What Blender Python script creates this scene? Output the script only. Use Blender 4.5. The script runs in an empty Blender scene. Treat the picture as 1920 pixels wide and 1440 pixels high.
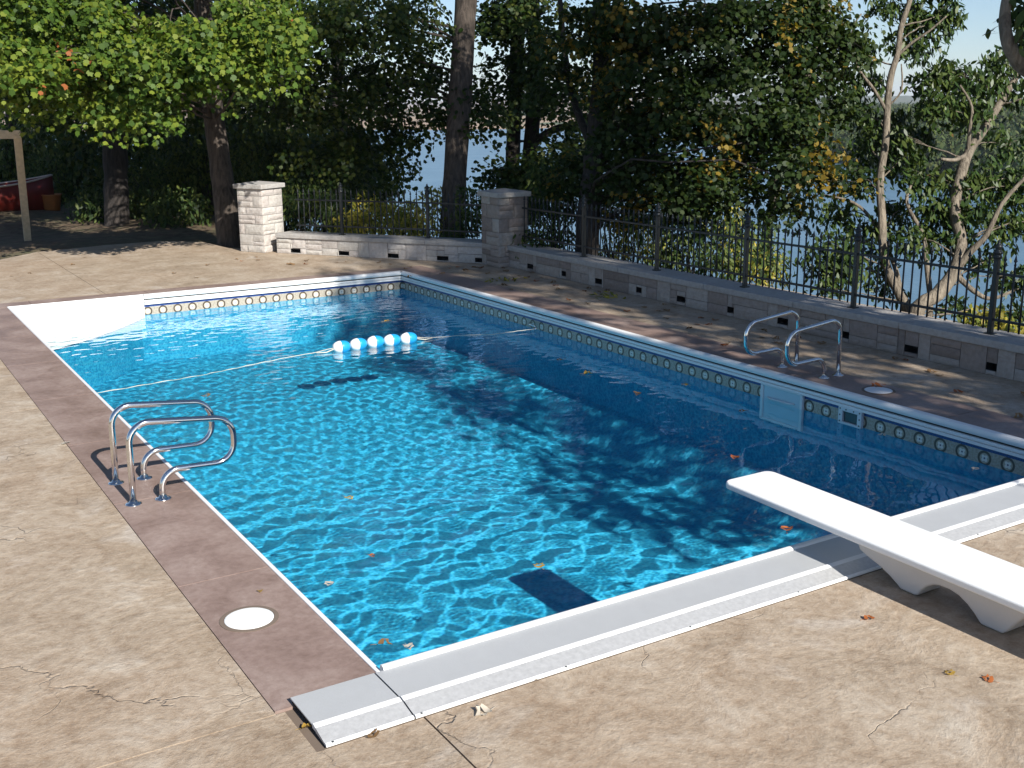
import bpy, math, random
import numpy as np
from mathutils import Matrix, Vector, noise as mnoise

sc = bpy.context.scene
COL = sc.collection
R = math.radians

# ------------------------------------------------------------------ camera
CAM = Vector((-1.8314, -4.0778, 2.4406))
FPX = 2072.8
YAW, PITCH, ROLL = -0.552884, 0.248074, -0.0070006
_cy, _sy, _cp, _sp = math.cos(YAW), math.sin(YAW), math.cos(PITCH), math.sin(PITCH)
FW = Vector((-_sy * _cp, _cy * _cp, -_sp))
_r = Vector((_cy, _sy, 0)); _u = _r.cross(FW)
RT = math.cos(ROLL) * _r + math.sin(ROLL) * _u
UP = -math.sin(ROLL) * _r + math.cos(ROLL) * _u
cd = bpy.data.cameras.new('camera'); cam = bpy.data.objects.new('camera', cd); COL.objects.link(cam)
cd.sensor_width = 36; cd.lens = FPX / 1920 * 36; cd.clip_start = 0.05; cd.clip_end = 20000
cam.matrix_world = Matrix(((RT.x, UP.x, -FW.x, CAM.x), (RT.y, UP.y, -FW.y, CAM.y), (RT.z, UP.z, -FW.z, CAM.z), (0, 0, 0, 1)))
sc.camera = cam


def ray(px, py):
    return FW + RT * ((px - 960) / FPX) + UP * ((720 - py) / FPX)


def at(px, py, d):
    """point taken from an image pixel: the place d metres away, measured along the view axis"""
    return CAM + ray(px, py) * d


def gz(px, py, z=0.0):
    v = ray(px, py); return CAM + v * ((z - CAM.z) / v.z)


# ------------------------------------------------------------------ helpers
class MB:
    def __init__(s): s.v = []; s.f = []

    def add(s, vs, fs):
        o = len(s.v); s.v += [tuple(v) for v in vs]; s.f += [tuple(i + o for i in f) for f in fs]

    def quad(s, a, b, c, d): s.add([a, b, c, d], [(0, 1, 2, 3)])

    def box(s, x0, x1, y0, y1, z0, z1):
        s.add([(x0, y0, z0), (x1, y0, z0), (x1, y1, z0), (x0, y1, z0), (x0, y0, z1), (x1, y0, z1), (x1, y1, z1), (x0, y1, z1)],
              [(0, 3, 2, 1), (4, 5, 6, 7), (0, 1, 5, 4), (1, 2, 6, 5), (2, 3, 7, 6), (3, 0, 4, 7)])

    def tube(s, pts, rad, n=10, cap=True):
        pts = [Vector(p) for p in pts]; k = len(pts)
        rad = [rad] * k if isinstance(rad, (int, float)) else list(rad)
        t0 = (pts[1] - pts[0]).normalized()
        ref = Vector((0, 0, 1)) if abs(t0.z) < .9 else Vector((1, 0, 0))
        a = t0.cross(ref).normalized(); vs = []
        for i, p in enumerate(pts):
            t = (pts[min(i + 1, k - 1)] - pts[max(i - 1, 0)]).normalized()
            a = (a - t * a.dot(t)).normalized(); b = t.cross(a)
            for j in range(n):
                an = 2 * math.pi * j / n
                vs.append(p + (a * math.cos(an) + b * math.sin(an)) * rad[i])
        fs = [(i * n + j, i * n + (j + 1) % n, (i + 1) * n + (j + 1) % n, (i + 1) * n + j) for i in range(k - 1) for j in range(n)]
        if cap:
            fs.append(tuple(reversed(range(n)))); fs.append(tuple((k - 1) * n + j for j in range(n)))
        s.add(vs, fs)

    def lathe(s, prof, c=(0, 0, 0), n=20):
        vs = []; k = len(prof)
        for r, z in prof:
            for j in range(n):
                an = 2 * math.pi * j / n
                vs.append((c[0] + r * math.cos(an), c[1] + r * math.sin(an), c[2] + z))
        fs = [(i * n + j, i * n + (j + 1) % n, (i + 1) * n + (j + 1) % n, (i + 1) * n + j) for i in range(k - 1) for j in range(n)]
        fs.append(tuple(reversed(range(n)))); fs.append(tuple((k - 1) * n + j for j in range(n)))
        s.add(vs, fs)

    def extrude(s, prof, x0, x1, fn):
        """closed profile of (u, z), run from x0 to x1; fn(x, u, z) gives the point"""
        k = len(prof)
        vs = [fn(x0, u, z) for u, z in prof] + [fn(x1, u, z) for u, z in prof]
        fs = [(i, (i + 1) % k, k + (i + 1) % k, k + i) for i in range(k)]
        fs += [tuple(reversed(range(k))), tuple(range(k, 2 * k))]
        s.add(vs, fs)

    def build(s, name, mat, parent=None, smooth=False, bevel=0, world=False, seg=2):
        me = bpy.data.meshes.new(name)
        vs = s.v
        if world and parent is not None:
            inv = parent_matrix(parent).inverted(); vs = [tuple(inv @ Vector(v)) for v in vs]
        me.from_pydata(vs, [], s.f); me.update()
        if smooth: me.polygons.foreach_set('use_smooth', [True] * len(me.polygons))
        ob = bpy.data.objects.new(name, me); COL.objects.link(ob)
        if mat is not None: me.materials.append(mat)
        if parent is not None: ob.parent = parent
        if bevel:
            b = ob.modifiers.new('bevel', 'BEVEL'); b.width = bevel; b.segments = seg; b.limit_method = 'ANGLE'; b.angle_limit = R(35)
            b.harden_normals = False
            me.polygons.foreach_set('use_smooth', [True] * len(me.polygons))
            w = ob.modifiers.new('wn', 'WEIGHTED_NORMAL'); w.keep_sharp = True
        return ob


def parent_matrix(o):
    m = Matrix.LocRotScale(o.location, o.rotation_euler, o.scale)
    return parent_matrix(o.parent) @ m if o.parent else m


def tag(o, label, cat, group=None):
    o['label'] = label; o['category'] = cat
    if group: o['group'] = group
    return o


def thing(name, label, cat, loc=(0, 0, 0), rz=0.0, group=None):
    o = bpy.data.objects.new(name, None); COL.objects.link(o)
    o.location = loc; o.rotation_euler = (0, 0, rz); o.empty_display_size = .2
    return tag(o, label, cat, group)


def struct(o, kind='structure'):
    o['kind'] = kind; return o


def dup(root, loc, rz=None, label=None, group=None):
    """copy of a thing with copies of its parts and sub-parts (mesh data shared)"""
    def cp(o, par):
        c = o.copy(); COL.objects.link(c); c.parent = par
        for ch in [x for x in kids.get(o.name, [])]: cp(ch, c)
        return c
    kids = {}
    for o in COL.objects:
        if o.parent: kids.setdefault(o.parent.name, []).append(o)
    c = cp(root, None); c.location = loc
    if rz is not None: c.rotation_euler = (c.rotation_euler[0], c.rotation_euler[1], rz)
    if label: c['label'] = label
    if group: c['group'] = group
    return c


def np_mesh(name, co, loops, starts, mat, smooth=False, parent=None):
    me = bpy.data.meshes.new(name)
    me.vertices.add(len(co)); me.vertices.foreach_set('co', np.ascontiguousarray(co, dtype=np.float32).ravel())
    me.loops.add(len(loops)); me.loops.foreach_set('vertex_index', np.ascontiguousarray(loops, dtype=np.int32))
    me.polygons.add(len(starts)); me.polygons.foreach_set('loop_start', np.ascontiguousarray(starts, dtype=np.int32))
    if smooth: me.polygons.foreach_set('use_smooth', np.ones(len(starts), dtype=bool))
    me.update(calc_edges=True)
    ob = bpy.data.objects.new(name, me); COL.objects.link(ob)
    if mat: me.materials.append(mat)
    if parent: ob.parent = parent
    return ob


def grid_mesh(name, X, Y, Z, mat, smooth=True):
    ny, nx = X.shape
    i = np.arange(nx * ny).reshape(ny, nx)
    q = np.stack([i[:-1, :-1], i[:-1, 1:], i[1:, 1:], i[1:, :-1]], -1).reshape(-1)
    return np_mesh(name, np.stack([X, Y, Z], -1).reshape(-1, 3), q, np.arange(0, len(q), 4), mat, smooth)


def smooth01(a, b, x):
    t = np.clip((x - a) / (b - a), 0, 1); return t * t * (3 - 2 * t)


# ------------------------------------------------------------------ materials
class NT:
    def __init__(s, name):
        s.m = bpy.data.materials.new(name); s.m.use_nodes = True
        s.t = s.m.node_tree; s.t.nodes.clear(); s.out = s.t.nodes.new('ShaderNodeOutputMaterial')

    def n(s, typ, ins=None, **props):
        nd = s.t.nodes.new('ShaderNode' + typ)
        for k, v in props.items(): setattr(nd, k, v)
        for k, v in (ins or {}).items():
            sk = nd.inputs[k]
            if isinstance(v, bpy.types.NodeSocket): s.t.links.new(v, sk)
            else:
                if isinstance(v, tuple) and len(v) == 3 and sk.type == 'RGBA': v = (*v, 1)
                sk.default_value = v
        return nd

    def math(s, op, a, b=0.0, c=None):
        ins = {0: a, 1: b}
        if c is not None: ins[2] = c
        return s.n('Math', ins, operation=op).outputs[0]

    def mix(s, f, a, b, blend='MIX'):
        nd = s.n('Mix', data_type='RGBA', blend_type=blend)
        for k, v in ((0, f), (6, a), (7, b)):
            if isinstance(v, bpy.types.NodeSocket): s.t.links.new(v, nd.inputs[k])
            else: nd.inputs[k].default_value = (*v, 1) if isinstance(v, tuple) and len(v) == 3 else v
        return nd.outputs[2]

    def ramp(s, f, stops, interp='LINEAR'):
        nd = s.n('ValToRGB', {0: f}); cr = nd.color_ramp; cr.interpolation = interp
        while len(cr.elements) > 1: cr.elements.remove(cr.elements[-1])
        cr.elements[0].position = stops[0][0]; cr.elements[0].color = (*stops[0][1], 1) if isinstance(stops[0][1], tuple) else (stops[0][1],) * 3 + (1,)
        for p, c in stops[1:]:
            e = cr.elements.new(p); e.color = (*c, 1) if isinstance(c, tuple) else (c, c, c, 1)
        return nd.outputs[0]

    def noise(s, co, scale, detail=4, rough=.55, dist=0.0):
        return s.n('TexNoise', {'Vector': co, 'Scale': scale, 'Detail': detail, 'Roughness': rough, 'Distortion': dist}).outputs[0]

    def pos(s, scale=(1, 1, 1), rot=(0, 0, 0)):
        g = s.n('NewGeometry').outputs['Position']
        return s.n('Mapping', {'Vector': g, 'Scale': scale, 'Rotation': rot}).outputs[0]

    def obj(s, scale=(1, 1, 1)):
        g = s.n('TexCoord').outputs['Object']
        return s.n('Mapping', {'Vector': g, 'Scale': scale}).outputs[0]

    def bump(s, h, dist, strength=1.0):
        return s.n('Bump', {'Height': h, 'Distance': dist, 'Strength': strength}).outputs[0]

    def surf(s, shader): s.t.links.new(shader, s.out.inputs[0]); return s.m

    def pbr(s, col, rough=.6, metal=0.0, normal=None, **kw):
        ins = {'Base Color': col, 'Roughness': rough, 'Metallic': metal}
        if normal is not None: ins['Normal'] = normal
        ins.update(kw)
        return s.surf(s.n('BsdfPrincipled', ins).outputs[0])


def plain(name, col, rough=.5, metal=0.0, var=.12, vs=9.0, bump=0.0, bs=60.0, **kw):
    t = NT(name); p = t.obj()
    f = t.noise(p, vs, 5)
    c = t.mix(t.math('MULTIPLY', f, 1.0), tuple(x * (1 - var) for x in col), tuple(min(1, x * (1 + var)) for x in col))
    nb = t.bump(t.noise(p, bs, 4), bump) if bump else None
    return t.pbr(c, rough, metal, nb, **kw)


def deck_material():
    t = NT('stamped_concrete'); p = t.pos()
    big = t.noise(p, .55, 4, .6, .6)
    med = t.noise(p, 2.3, 8, .68, .5)
    fine = t.noise(p, 17, 8, .72)
    c = t.ramp(med, [(.25, (.262, .198, .138)), (.43, (.392, .312, .230)), (.55, (.470, .385, .293)), (.72, (.56, .50, .415))])
    warm = t.ramp(big, [(.42, 0.0), (.66, .75)])
    c = t.mix(warm, c, t.mix(.42, c, (.33, .22, .14)))
    pale = t.ramp(t.noise(p, 1.35, 3, .5, 1.2), [(.60, 0.0), (.74, .65)])
    c = t.mix(pale, c, (.56, .51, .45))
    c = t.mix(t.ramp(fine, [(.34, .7), (.60, 0.0)]), c, t.mix(1.0, c, (.58, .50, .43), 'MULTIPLY'))
    c = t.mix(t.ramp(t.noise(p, 6.5, 7, .75, .8), [(.50, 0.0), (.72, .45)]), c, t.mix(.5, c, (.58, .52, .42)))
    c = t.mix(t.ramp(t.noise(p, 70, 4, .7), [(.30, .6), (.48, 0.0), (.60, 0.0), (.78, .35)]), c, t.mix(.5, c, (.62, .55, .46)))
    # slate-like creases pressed in by the stamp
    warp = t.n('VectorMath', {0: p, 1: t.n('TexNoise', {'Vector': p, 'Scale': 1.6, 'Detail': 5.0}).outputs['Color']}, operation='ADD').outputs[0]
    vor = t.n('TexVoronoi', {'Vector': warp, 'Scale': 1.1}, feature='DISTANCE_TO_EDGE').outputs[0]
    gate = t.ramp(t.noise(p, .9, 2), [(.53, 0.0), (.63, 1.0)])
    crease = t.math('MULTIPLY', t.ramp(vor, [(0, 1.0), (.003, .8), (.008, 0.0)]), gate)
    c = t.mix(t.math('MULTIPLY', crease, .22), c, (.12, .085, .06))
    h = t.math('ADD', t.math('MULTIPLY', med, .9), t.math('ADD', t.math('MULTIPLY', fine, .35), t.math('MULTIPLY', crease, -.35)))
    return t.pbr(c, t.ramp(big, [(.3, .5), (.7, .75)]), 0, t.bump(h, .02), **{'Specular IOR Level': .35})


def border_material():
    t = NT('mauve_brown_concrete'); p = t.pos()
    med = t.noise(p, 1.9, 8, .65, .6); fine = t.noise(p, 24, 6, .7)
    c = t.ramp(med, [(.28, (.215, .148, .124)), (.5, (.298, .216, .186)), (.72, (.39, .305, .268))])
    c = t.mix(t.ramp(fine, [(.35, .5), (.6, 0.0)]), c, t.mix(1.0, c, (.6, .55, .52), 'MULTIPLY'))
    c = t.mix(t.ramp(t.noise(p, 90, 3, .7), [(.68, 0.0), (.80, .5)]), c, (.45, .36, .31))
    return t.pbr(c, t.ramp(med, [(.3, .38), (.7, .58)]), 0, t.bump(t.math('ADD', med, t.math('MULTIPLY', fine, .3)), .006), **{'Specular IOR Level': .45})


def liner_material():
    t = NT('printed_blue_liner'); p = t.pos()
    a = t.n('TexVoronoi', {'Vector': p, 'Scale': 34.0, 'Randomness': 1.0}).outputs['Distance']
    b = t.noise(p, 11, 5, .6, 1.0)
    c = t.ramp(t.math('ADD', t.math('MULTIPLY', a, .55), t.math('MULTIPLY', b, .55)),
               [(.26, (.010, .185, .36)), (.48, (.018, .26, .43)), (.70, (.040, .365, .53))])
    return t.pbr(c, .45, 0, None, **{'Specular IOR Level': .2})


def band_material(axis):
    """vinyl tile print: dark blue pencil line over a sand band of rings; axis = the run of the wall"""
    t = NT('tile_print_band'); g = t.n('NewGeometry').outputs['Position']
    s = t.n('SeparateXYZ', {0: g}).outputs
    u = s[0] if axis == 'x' else s[1]; z = s[2]
    # ring every 0.2 m
    m = t.math('SUBTRACT', t.math('FRACT', t.math('DIVIDE', u, .2)), .5)
    du = t.math('MULTIPLY', m, .2); dz = t.math('ADD', z, .222)
    d = t.math('SQRT', t.math('ADD', t.math('MULTIPLY', du, du), t.math('MULTIPLY', dz, dz)))
    co = t.n('CombineXYZ', {0: u, 1: z}).outputs[0]
    base = t.ramp(t.noise(co, 55, 4), [(.35, (.30, .26, .20)), (.65, (.45, .41, .34))])
    ang = t.math('ARCTAN2', dz, du)
    petal = t.math('MULTIPLY', t.math('ABSOLUTE', t.math('SINE', t.math('MULTIPLY', ang, 2.0))), .014)
    c = t.mix(t.math('LESS_THAN', d, .060), base, (.075, .052, .035))
    c = t.mix(t.math('LESS_THAN', d, .041), c, (.42, .37, .28))
    c = t.mix(t.math('LESS_THAN', d, t.math('ADD', petal, .018)), c, (.72, .70, .64))
    c = t.mix(t.math('LESS_THAN', d, .008), c, (.10, .10, .16))
    line = t.math('MULTIPLY', t.math('GREATER_THAN', z, -.163), 1.0)
    c = t.mix(line, c, t.ramp(t.noise(co, 120, 2), [(.4, (.004, .02, .12)), (.6, (.02, .08, .30))]))
    low = t.math('LESS_THAN', z, -.272)
    c = t.mix(low, c, (.004, .14, .36))
    return t.pbr(c, .35)


def water_material():
    t = NT('pool_water')
    geo = t.n('NewGeometry')
    back = geo.outputs['Backfacing']
    ior = t.math('ADD', 1.33, t.math('MULTIPLY', back, 1 / 1.33 - 1.33))
    fr = t.n('Fresnel', {'IOR': ior}).outputs[0]
    tr = t.n('BsdfTransparent', {'Color': (.89, .98, 1.0)})
    gl = t.n('BsdfAnisotropic', {'Color': (1, 1, 1), 'Roughness': .015})
    return t.surf(t.n('MixShader', {0: fr, 1: tr.outputs[0], 2: gl.outputs[0]}).outputs[0])


def lake_material():
    t = NT('lake_water'); p = t.pos((1, 1, 1))
    h = t.noise(p, .9, 5, .6); h2 = t.noise(p, .07, 3)
    nb = t.bump(t.math('ADD', h, t.math('MULTIPLY', h2, 4.0)), .25, .4)
    return t.pbr(t.ramp(h2, [(.4, (.085, .165, .235)), (.6, (.11, .195, .265))]), .3, 0, nb, IOR=1.33)


def stone_material(name, cols, rough=.85):
    t = NT(name); p = t.pos()
    rnd = t.n('NewGeometry').outputs['Random Per Island']
    c = t.ramp(rnd, [(i / (len(cols) - 1), k) for i, k in enumerate(cols)])
    f = t.noise(p, 22, 7, .65); st = t.noise(t.pos((3, 3, 16)), 2.2, 5, .6, .8)
    c = t.mix(t.ramp(f, [(.3, .55), (.65, 0.0)]), c, t.mix(1.0, c, (.62, .57, .54), 'MULTIPLY'))
    c = t.mix(t.ramp(st, [(.5, 0.0), (.75, .4)]), c, t.mix(1.0, c, (.80, .66, .58), 'MULTIPLY'))
    return t.pbr(c, rough, 0, t.bump(t.math('ADD', f, t.math('MULTIPLY', t.noise(p, 7, 4), 1.2)), .008))


def leaf_material(name, dark, mid, light, accent=None, amount=.0, trans=.30, gloss=.55, nscale=.5):
    t = NT(name); p = t.pos()
    rnd = t.n('NewGeometry').outputs['Random Per Island']
    f = t.math('ADD', t.math('MULTIPLY', rnd, .55), t.math('MULTIPLY', t.noise(p, nscale, 3, .6), .55))
    c = t.ramp(f, [(.30, dark), (.52, mid), (.78, light)])
    if accent:
        k = t.math('GREATER_THAN', t.math('ADD', t.math('MULTIPLY', rnd, .25), t.noise(t.pos((1.0, 1, 1), (.3, .2, .9)), .9, 2)), 1 - amount)
        c = t.mix(k, c, accent)
    d = t.n('BsdfPrincipled', {'Base Color': c, 'Roughness': gloss, 'Specular IOR Level': .28})
    tc = t.mix(1.0, c, (1.15, 1.25, .45), 'MULTIPLY')
    tl = t.n('BsdfTranslucent', {'Color': tc})
    return t.surf(t.n('MixShader', {0: trans, 1: d.outputs[0], 2: tl.outputs[0]}).outputs[0])


def bark_material(name, a, b, scale=1.0):
    t = NT(name); p = t.pos((9 * scale, 9 * scale, 1.6 * scale))
    f = t.noise(p, 2.2, 8, .65, .5); g = t.noise(t.pos(), 1.3, 4)
    c = t.mix(t.ramp(f, [(.36, 0.0), (.62, 1.0)]), a, b)
    c = t.mix(t.ramp(g, [(.55, 0.0), (.72, .5)]), c, tuple(min(1, x * 1.5) for x in b))
    return t.pbr(c, .9, 0, t.bump(f, .035))


def ground_material():
    t = NT('leaf_litter_ground'); p = t.pos()
    f = t.noise(p, 3.0, 8, .7, .4); g = t.noise(p, .5, 3)
    v = t.n('TexVoronoi', {'Vector': p, 'Scale': 9.0}).outputs['Color']
    c = t.ramp(f, [(.3, (.035, .024, .016)), (.5, (.09, .062, .038)), (.7, (.20, .14, .09))])
    c = t.mix(.35, c, t.ramp(t.n('SeparateColor', {0: v}).outputs[0], [(.1, (.10, .06, .03)), (.6, (.24, .17, .10)), (.9, (.12, .13, .05))]))
    c = t.mix(t.ramp(g, [(.5, 0.0), (.65, .5)]), c, (.05, .07, .025))
    return t.pbr(c, .95, 0, t.bump(t.math('ADD', f, v), .05))


def shore_material():
    t = NT('far_fields'); p = t.pos((1, 1, 1))
    f = t.noise(p, .006, 4, .6, .3); g = t.noise(p, .05, 4)
    c = t.ramp(f, [(.40, (.05, .085, .035)), (.47, (.30, .20, .13)), (.56, (.38, .27, .18)), (.64, (.07, .10, .04))], 'LINEAR')
    sp = t.n('SeparateXYZ', {0: t.n('NewGeometry').outputs['Position']}).outputs
    c = t.mix(t.ramp(t.math('DIVIDE', sp[0], sp[1]), [(.80, 0.0), (.95, .85)]), c, (.045, .07, .03))
    c = t.mix(t.math('MULTIPLY', g, .5), c, t.mix(1.0, c, (.6, .7, .55), 'MULTIPLY'))
    return t.pbr(c, .95)


M = dict(
    deck=deck_material(), border=border_material(), liner=liner_material(), bandx=band_material('x'), bandy=band_material('y'),
    water=water_material(), lake=lake_material(), ground=ground_material(), shore=shore_material(),
    joint=plain('joint_grout', (.17, .13, .10), .9), base=plain('concrete_base', (.10, .085, .07), .95),
    white=plain('white_vinyl', (.80, .80, .79), .38, 0, .03, 5), white2=plain('white_fibreglass', (.82, .83, .82), .42, 0, .03, 30, .0015, 220),
    stand=plain('moulded_white_stand', (.62, .59, .56), .45, 0, .06, 6),
    alu=plain('brushed_aluminium', (.535, .545, .55), .45, .2, .05, 12, .001, 160),
    zinc=plain('galvanised_steel', (.55, .55, .545), .42, .3, .24, 42, .001, 90),
    chrome=plain('polished_steel', (.74, .74, .73), .09, 1.0, .04, 6),
    dark=plain('recess_shade', (.012, .012, .013), .8), black=plain('black_steel', (.018, .021, .024), .42, .2, .25, 20, .0015, 120),  # dark: near-black in place of the shade inside gaps and recesses
    postm=plain('black_post', (.022, .026, .028), .38, .2, .2, 20, .001, 80),
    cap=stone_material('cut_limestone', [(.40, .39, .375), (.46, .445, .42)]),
    stone=stone_material('shaded_split_limestone', [(.235, .195, .172), (.345, .30, .268), (.435, .405, .372), (.29, .24, .215), (.39, .355, .32)]),  # the limestone with tree shade put into its colour
    stone_lit=stone_material('sunlit_limestone', [(.46, .43, .40), (.54, .52, .48), (.50, .46, .43), (.56, .53, .50)]),  # same limestone, lightened in colour for the sunlit side
    mortar=plain('mortar', (.17, .15, .135), .95), plastic=plain('milky_plastic', (.46, .60, .66), .3, 0, .06, 7),
    frame=plain('white_plastic_frame', (.66, .70, .71), .35, 0, .03), glassdark=plain('smoked_window', (.05, .07, .075), .15),
    rope=plain('poly_rope', (.56, .54, .45), .7, 0, .25, 60), floatw=plain('float_white', (.82, .82, .80), .35, 0, .03), floatb=plain('float_blue', (.015, .30, .62), .35, 0, .05),
    wood=plain('weathered_timber', (.58, .47, .33), .85, 0, .35, 14, .004, 40), red=plain('dull_red_paint', (.15, .016, .011), .5, 0, .3, 8),
    orange=plain('faded_orange_plastic', (.42, .16, .05), .5, 0, .2, 8), rim=plain('pale_gunwale', (.60, .50, .42), .5),
    screw=plain('dull_screw', (.10, .11, .11), .4, .6),
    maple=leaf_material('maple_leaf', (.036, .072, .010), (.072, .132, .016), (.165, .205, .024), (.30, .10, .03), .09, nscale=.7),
    maple_dark=leaf_material('maple_leaf_shaded', (.014, .032, .007), (.026, .054, .009), (.075, .092, .014), nscale=.45),  # maple leaf with the shade of the wood put into its colour
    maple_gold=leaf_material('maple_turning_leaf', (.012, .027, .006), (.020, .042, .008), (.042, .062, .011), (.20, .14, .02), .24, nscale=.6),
    oak=leaf_material('oval_leaf', (.022, .045, .012), (.040, .075, .018), (.085, .115, .028), (.13, .075, .03), .10, .22, .42, .8),
    yellow=leaf_material('yellowing_leaf', (.10, .13, .018), (.26, .25, .035), (.50, .40, .07), nscale=1.2),
    shrub=leaf_material('shrub_leaf', (.022, .045, .012), (.042, .080, .018), (.11, .135, .03), nscale=1.2),
    far=leaf_material('far_wood_leaf', (.022, .042, .014), (.045, .07, .02), (.085, .10, .03), trans=.1, gloss=.8, nscale=.05),
    bark=bark_material('grey_brown_bark', (.032, .025, .020), (.10, .078, .062)), bark_dark=bark_material('dark_bark', (.014, .012, .011), (.042, .034, .029)),
    bark_pale=bark_material('pale_bark', (.085, .068, .05), (.235, .198, .15), 1.3),
    dryleaf=leaf_material('dry_leaf', (.09, .045, .02), (.20, .11, .05), (.33, .20, .08), trans=.15, nscale=3),
    goldleaf=leaf_material('golden_leaf', (.34, .20, .03), (.42, .26, .05), (.50, .34, .08), trans=.15, nscale=3),
    paleleaf=leaf_material('bleached_leaf', (.45, .38, .30), (.52, .46, .38), (.6, .54, .46), trans=.1, nscale=3),
    redleaf=leaf_material('rust_leaf', (.26, .06, .02), (.34, .10, .03), (.40, .14, .04), trans=.15, nscale=3),
)

# ------------------------------------------------------------------ pool basin and water
PW, PL = 5.5, 10.94
WZ = -0.268
rng = np.random.default_rng(5)


def waves(X, Y, n, lo, hi, spread, slope, seed, heading=math.pi / 2):
    g = np.random.default_rng(seed); Z = np.zeros_like(X)
    for _ in range(n):
        lam = math.exp(g.uniform(math.log(lo), math.log(hi))); th = heading + g.normal(0, spread); k = 2 * math.pi / lam
        Z += slope / k * math.sqrt(2 / n) * np.sin(k * (math.cos(th) * X + math.sin(th) * Y) + g.uniform(0, 6.283))
    return Z


xs = np.arange(0.0, PW + .001, .02); ys = np.arange(0.0, PL + .001, .02); X, Y = np.meshgrid(xs, ys)
near = 1 - smooth01(2.5, 6.5, Y + .5 * (X - 2.7))
Z = waves(X, Y, 26, .28, .9, .5, .020, 1, 1.75) * (.55 + .45 * near) + waves(X, Y, 30, .10, .30, .8, .034, 2, 1.8) * (1 - .72 * near) + waves(X, Y, 20, .08, .16, 1.2, .010, 3)
calm = .40 + .60 * smooth01(4.8, 2.6, X - .16 * Y)          # quieter along the sheltered side
pw = struct(grid_mesh('pool_water', X, Y, WZ + Z * calm, M['water']))


def caustic_tilt(nx, ny, dx, dy):
    """caustic light put into the pool floor normals: where rays through a wavy surface bunch up on a floor, the normals tilt towards the sun"""
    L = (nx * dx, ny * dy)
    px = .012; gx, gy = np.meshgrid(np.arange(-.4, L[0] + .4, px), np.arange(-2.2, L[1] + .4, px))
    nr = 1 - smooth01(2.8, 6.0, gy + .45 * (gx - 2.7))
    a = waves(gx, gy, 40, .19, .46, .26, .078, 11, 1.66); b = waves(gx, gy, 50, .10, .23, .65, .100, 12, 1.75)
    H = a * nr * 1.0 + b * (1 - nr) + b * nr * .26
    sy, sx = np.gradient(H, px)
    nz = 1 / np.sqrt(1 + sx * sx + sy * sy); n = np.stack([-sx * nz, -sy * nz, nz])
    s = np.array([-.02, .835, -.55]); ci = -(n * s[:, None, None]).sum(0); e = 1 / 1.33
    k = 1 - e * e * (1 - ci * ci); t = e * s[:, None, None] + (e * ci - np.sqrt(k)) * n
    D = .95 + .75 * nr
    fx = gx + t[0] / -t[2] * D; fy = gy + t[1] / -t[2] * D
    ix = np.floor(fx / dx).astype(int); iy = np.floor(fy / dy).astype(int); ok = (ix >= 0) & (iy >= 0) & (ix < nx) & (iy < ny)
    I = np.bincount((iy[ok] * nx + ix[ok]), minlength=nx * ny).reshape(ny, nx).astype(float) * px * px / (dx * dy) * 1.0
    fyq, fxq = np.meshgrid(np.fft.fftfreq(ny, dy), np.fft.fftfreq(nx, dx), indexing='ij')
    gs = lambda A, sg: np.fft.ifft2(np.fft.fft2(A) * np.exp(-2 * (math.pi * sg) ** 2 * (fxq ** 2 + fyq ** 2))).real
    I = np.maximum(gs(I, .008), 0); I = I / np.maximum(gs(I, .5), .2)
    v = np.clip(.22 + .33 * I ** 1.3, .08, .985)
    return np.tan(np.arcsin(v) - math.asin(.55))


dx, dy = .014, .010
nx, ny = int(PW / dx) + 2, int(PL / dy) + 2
relief = caustic_tilt(nx, ny, dx, dy)
fx = np.linspace(0, PW, nx); fy = np.linspace(0, PL, ny); X, Y = np.meshgrid(fx, fy)
bed = -.86 - .34 * smooth01(8.6, 5.0, Y) * smooth01(-.1, .85, X) * smooth01(-.1, .6, PW - X) - .06 * smooth01(0, 1.0, Y)
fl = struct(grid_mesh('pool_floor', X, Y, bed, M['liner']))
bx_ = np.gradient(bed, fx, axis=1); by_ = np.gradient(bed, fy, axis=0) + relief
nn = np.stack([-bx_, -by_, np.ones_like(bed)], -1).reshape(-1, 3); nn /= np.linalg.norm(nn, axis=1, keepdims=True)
fl.data.normals_split_custom_set_from_vertices(nn.tolist())      # caustic light net put into the floor normals

b = MB()
b.quad((0, 0, -.03), (0, PL, -.03), (0, PL, -1.4), (0, 0, -1.4)); b.quad((PW, 0, -.27), (PW, 0, -1.4), (PW, PL, -1.4), (PW, PL, -.27))
b.quad((0, 0, -.01), (0, 0, -1.4), (PW, 0, -1.4), (PW, 0, -.01)); b.quad((0, PL, -.27), (PW, PL, -.27), (PW, PL, -1.4), (0, PL, -1.4))
pl = struct(b.build('pool_walls', M['liner']))
b = MB(); b.quad((1.655, PL, -.12), (PW, PL, -.12), (PW, PL, -.27), (1.655, PL, -.27)); tb = b.build('tile_band', M['bandx'], pl)
b = MB(); b.quad((PW, 0, -.12), (PW, 0, -.27), (PW, PL, -.27), (PW, PL, -.12)); tb2 = b.build('tile_band', M['bandy'], pl)

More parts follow.
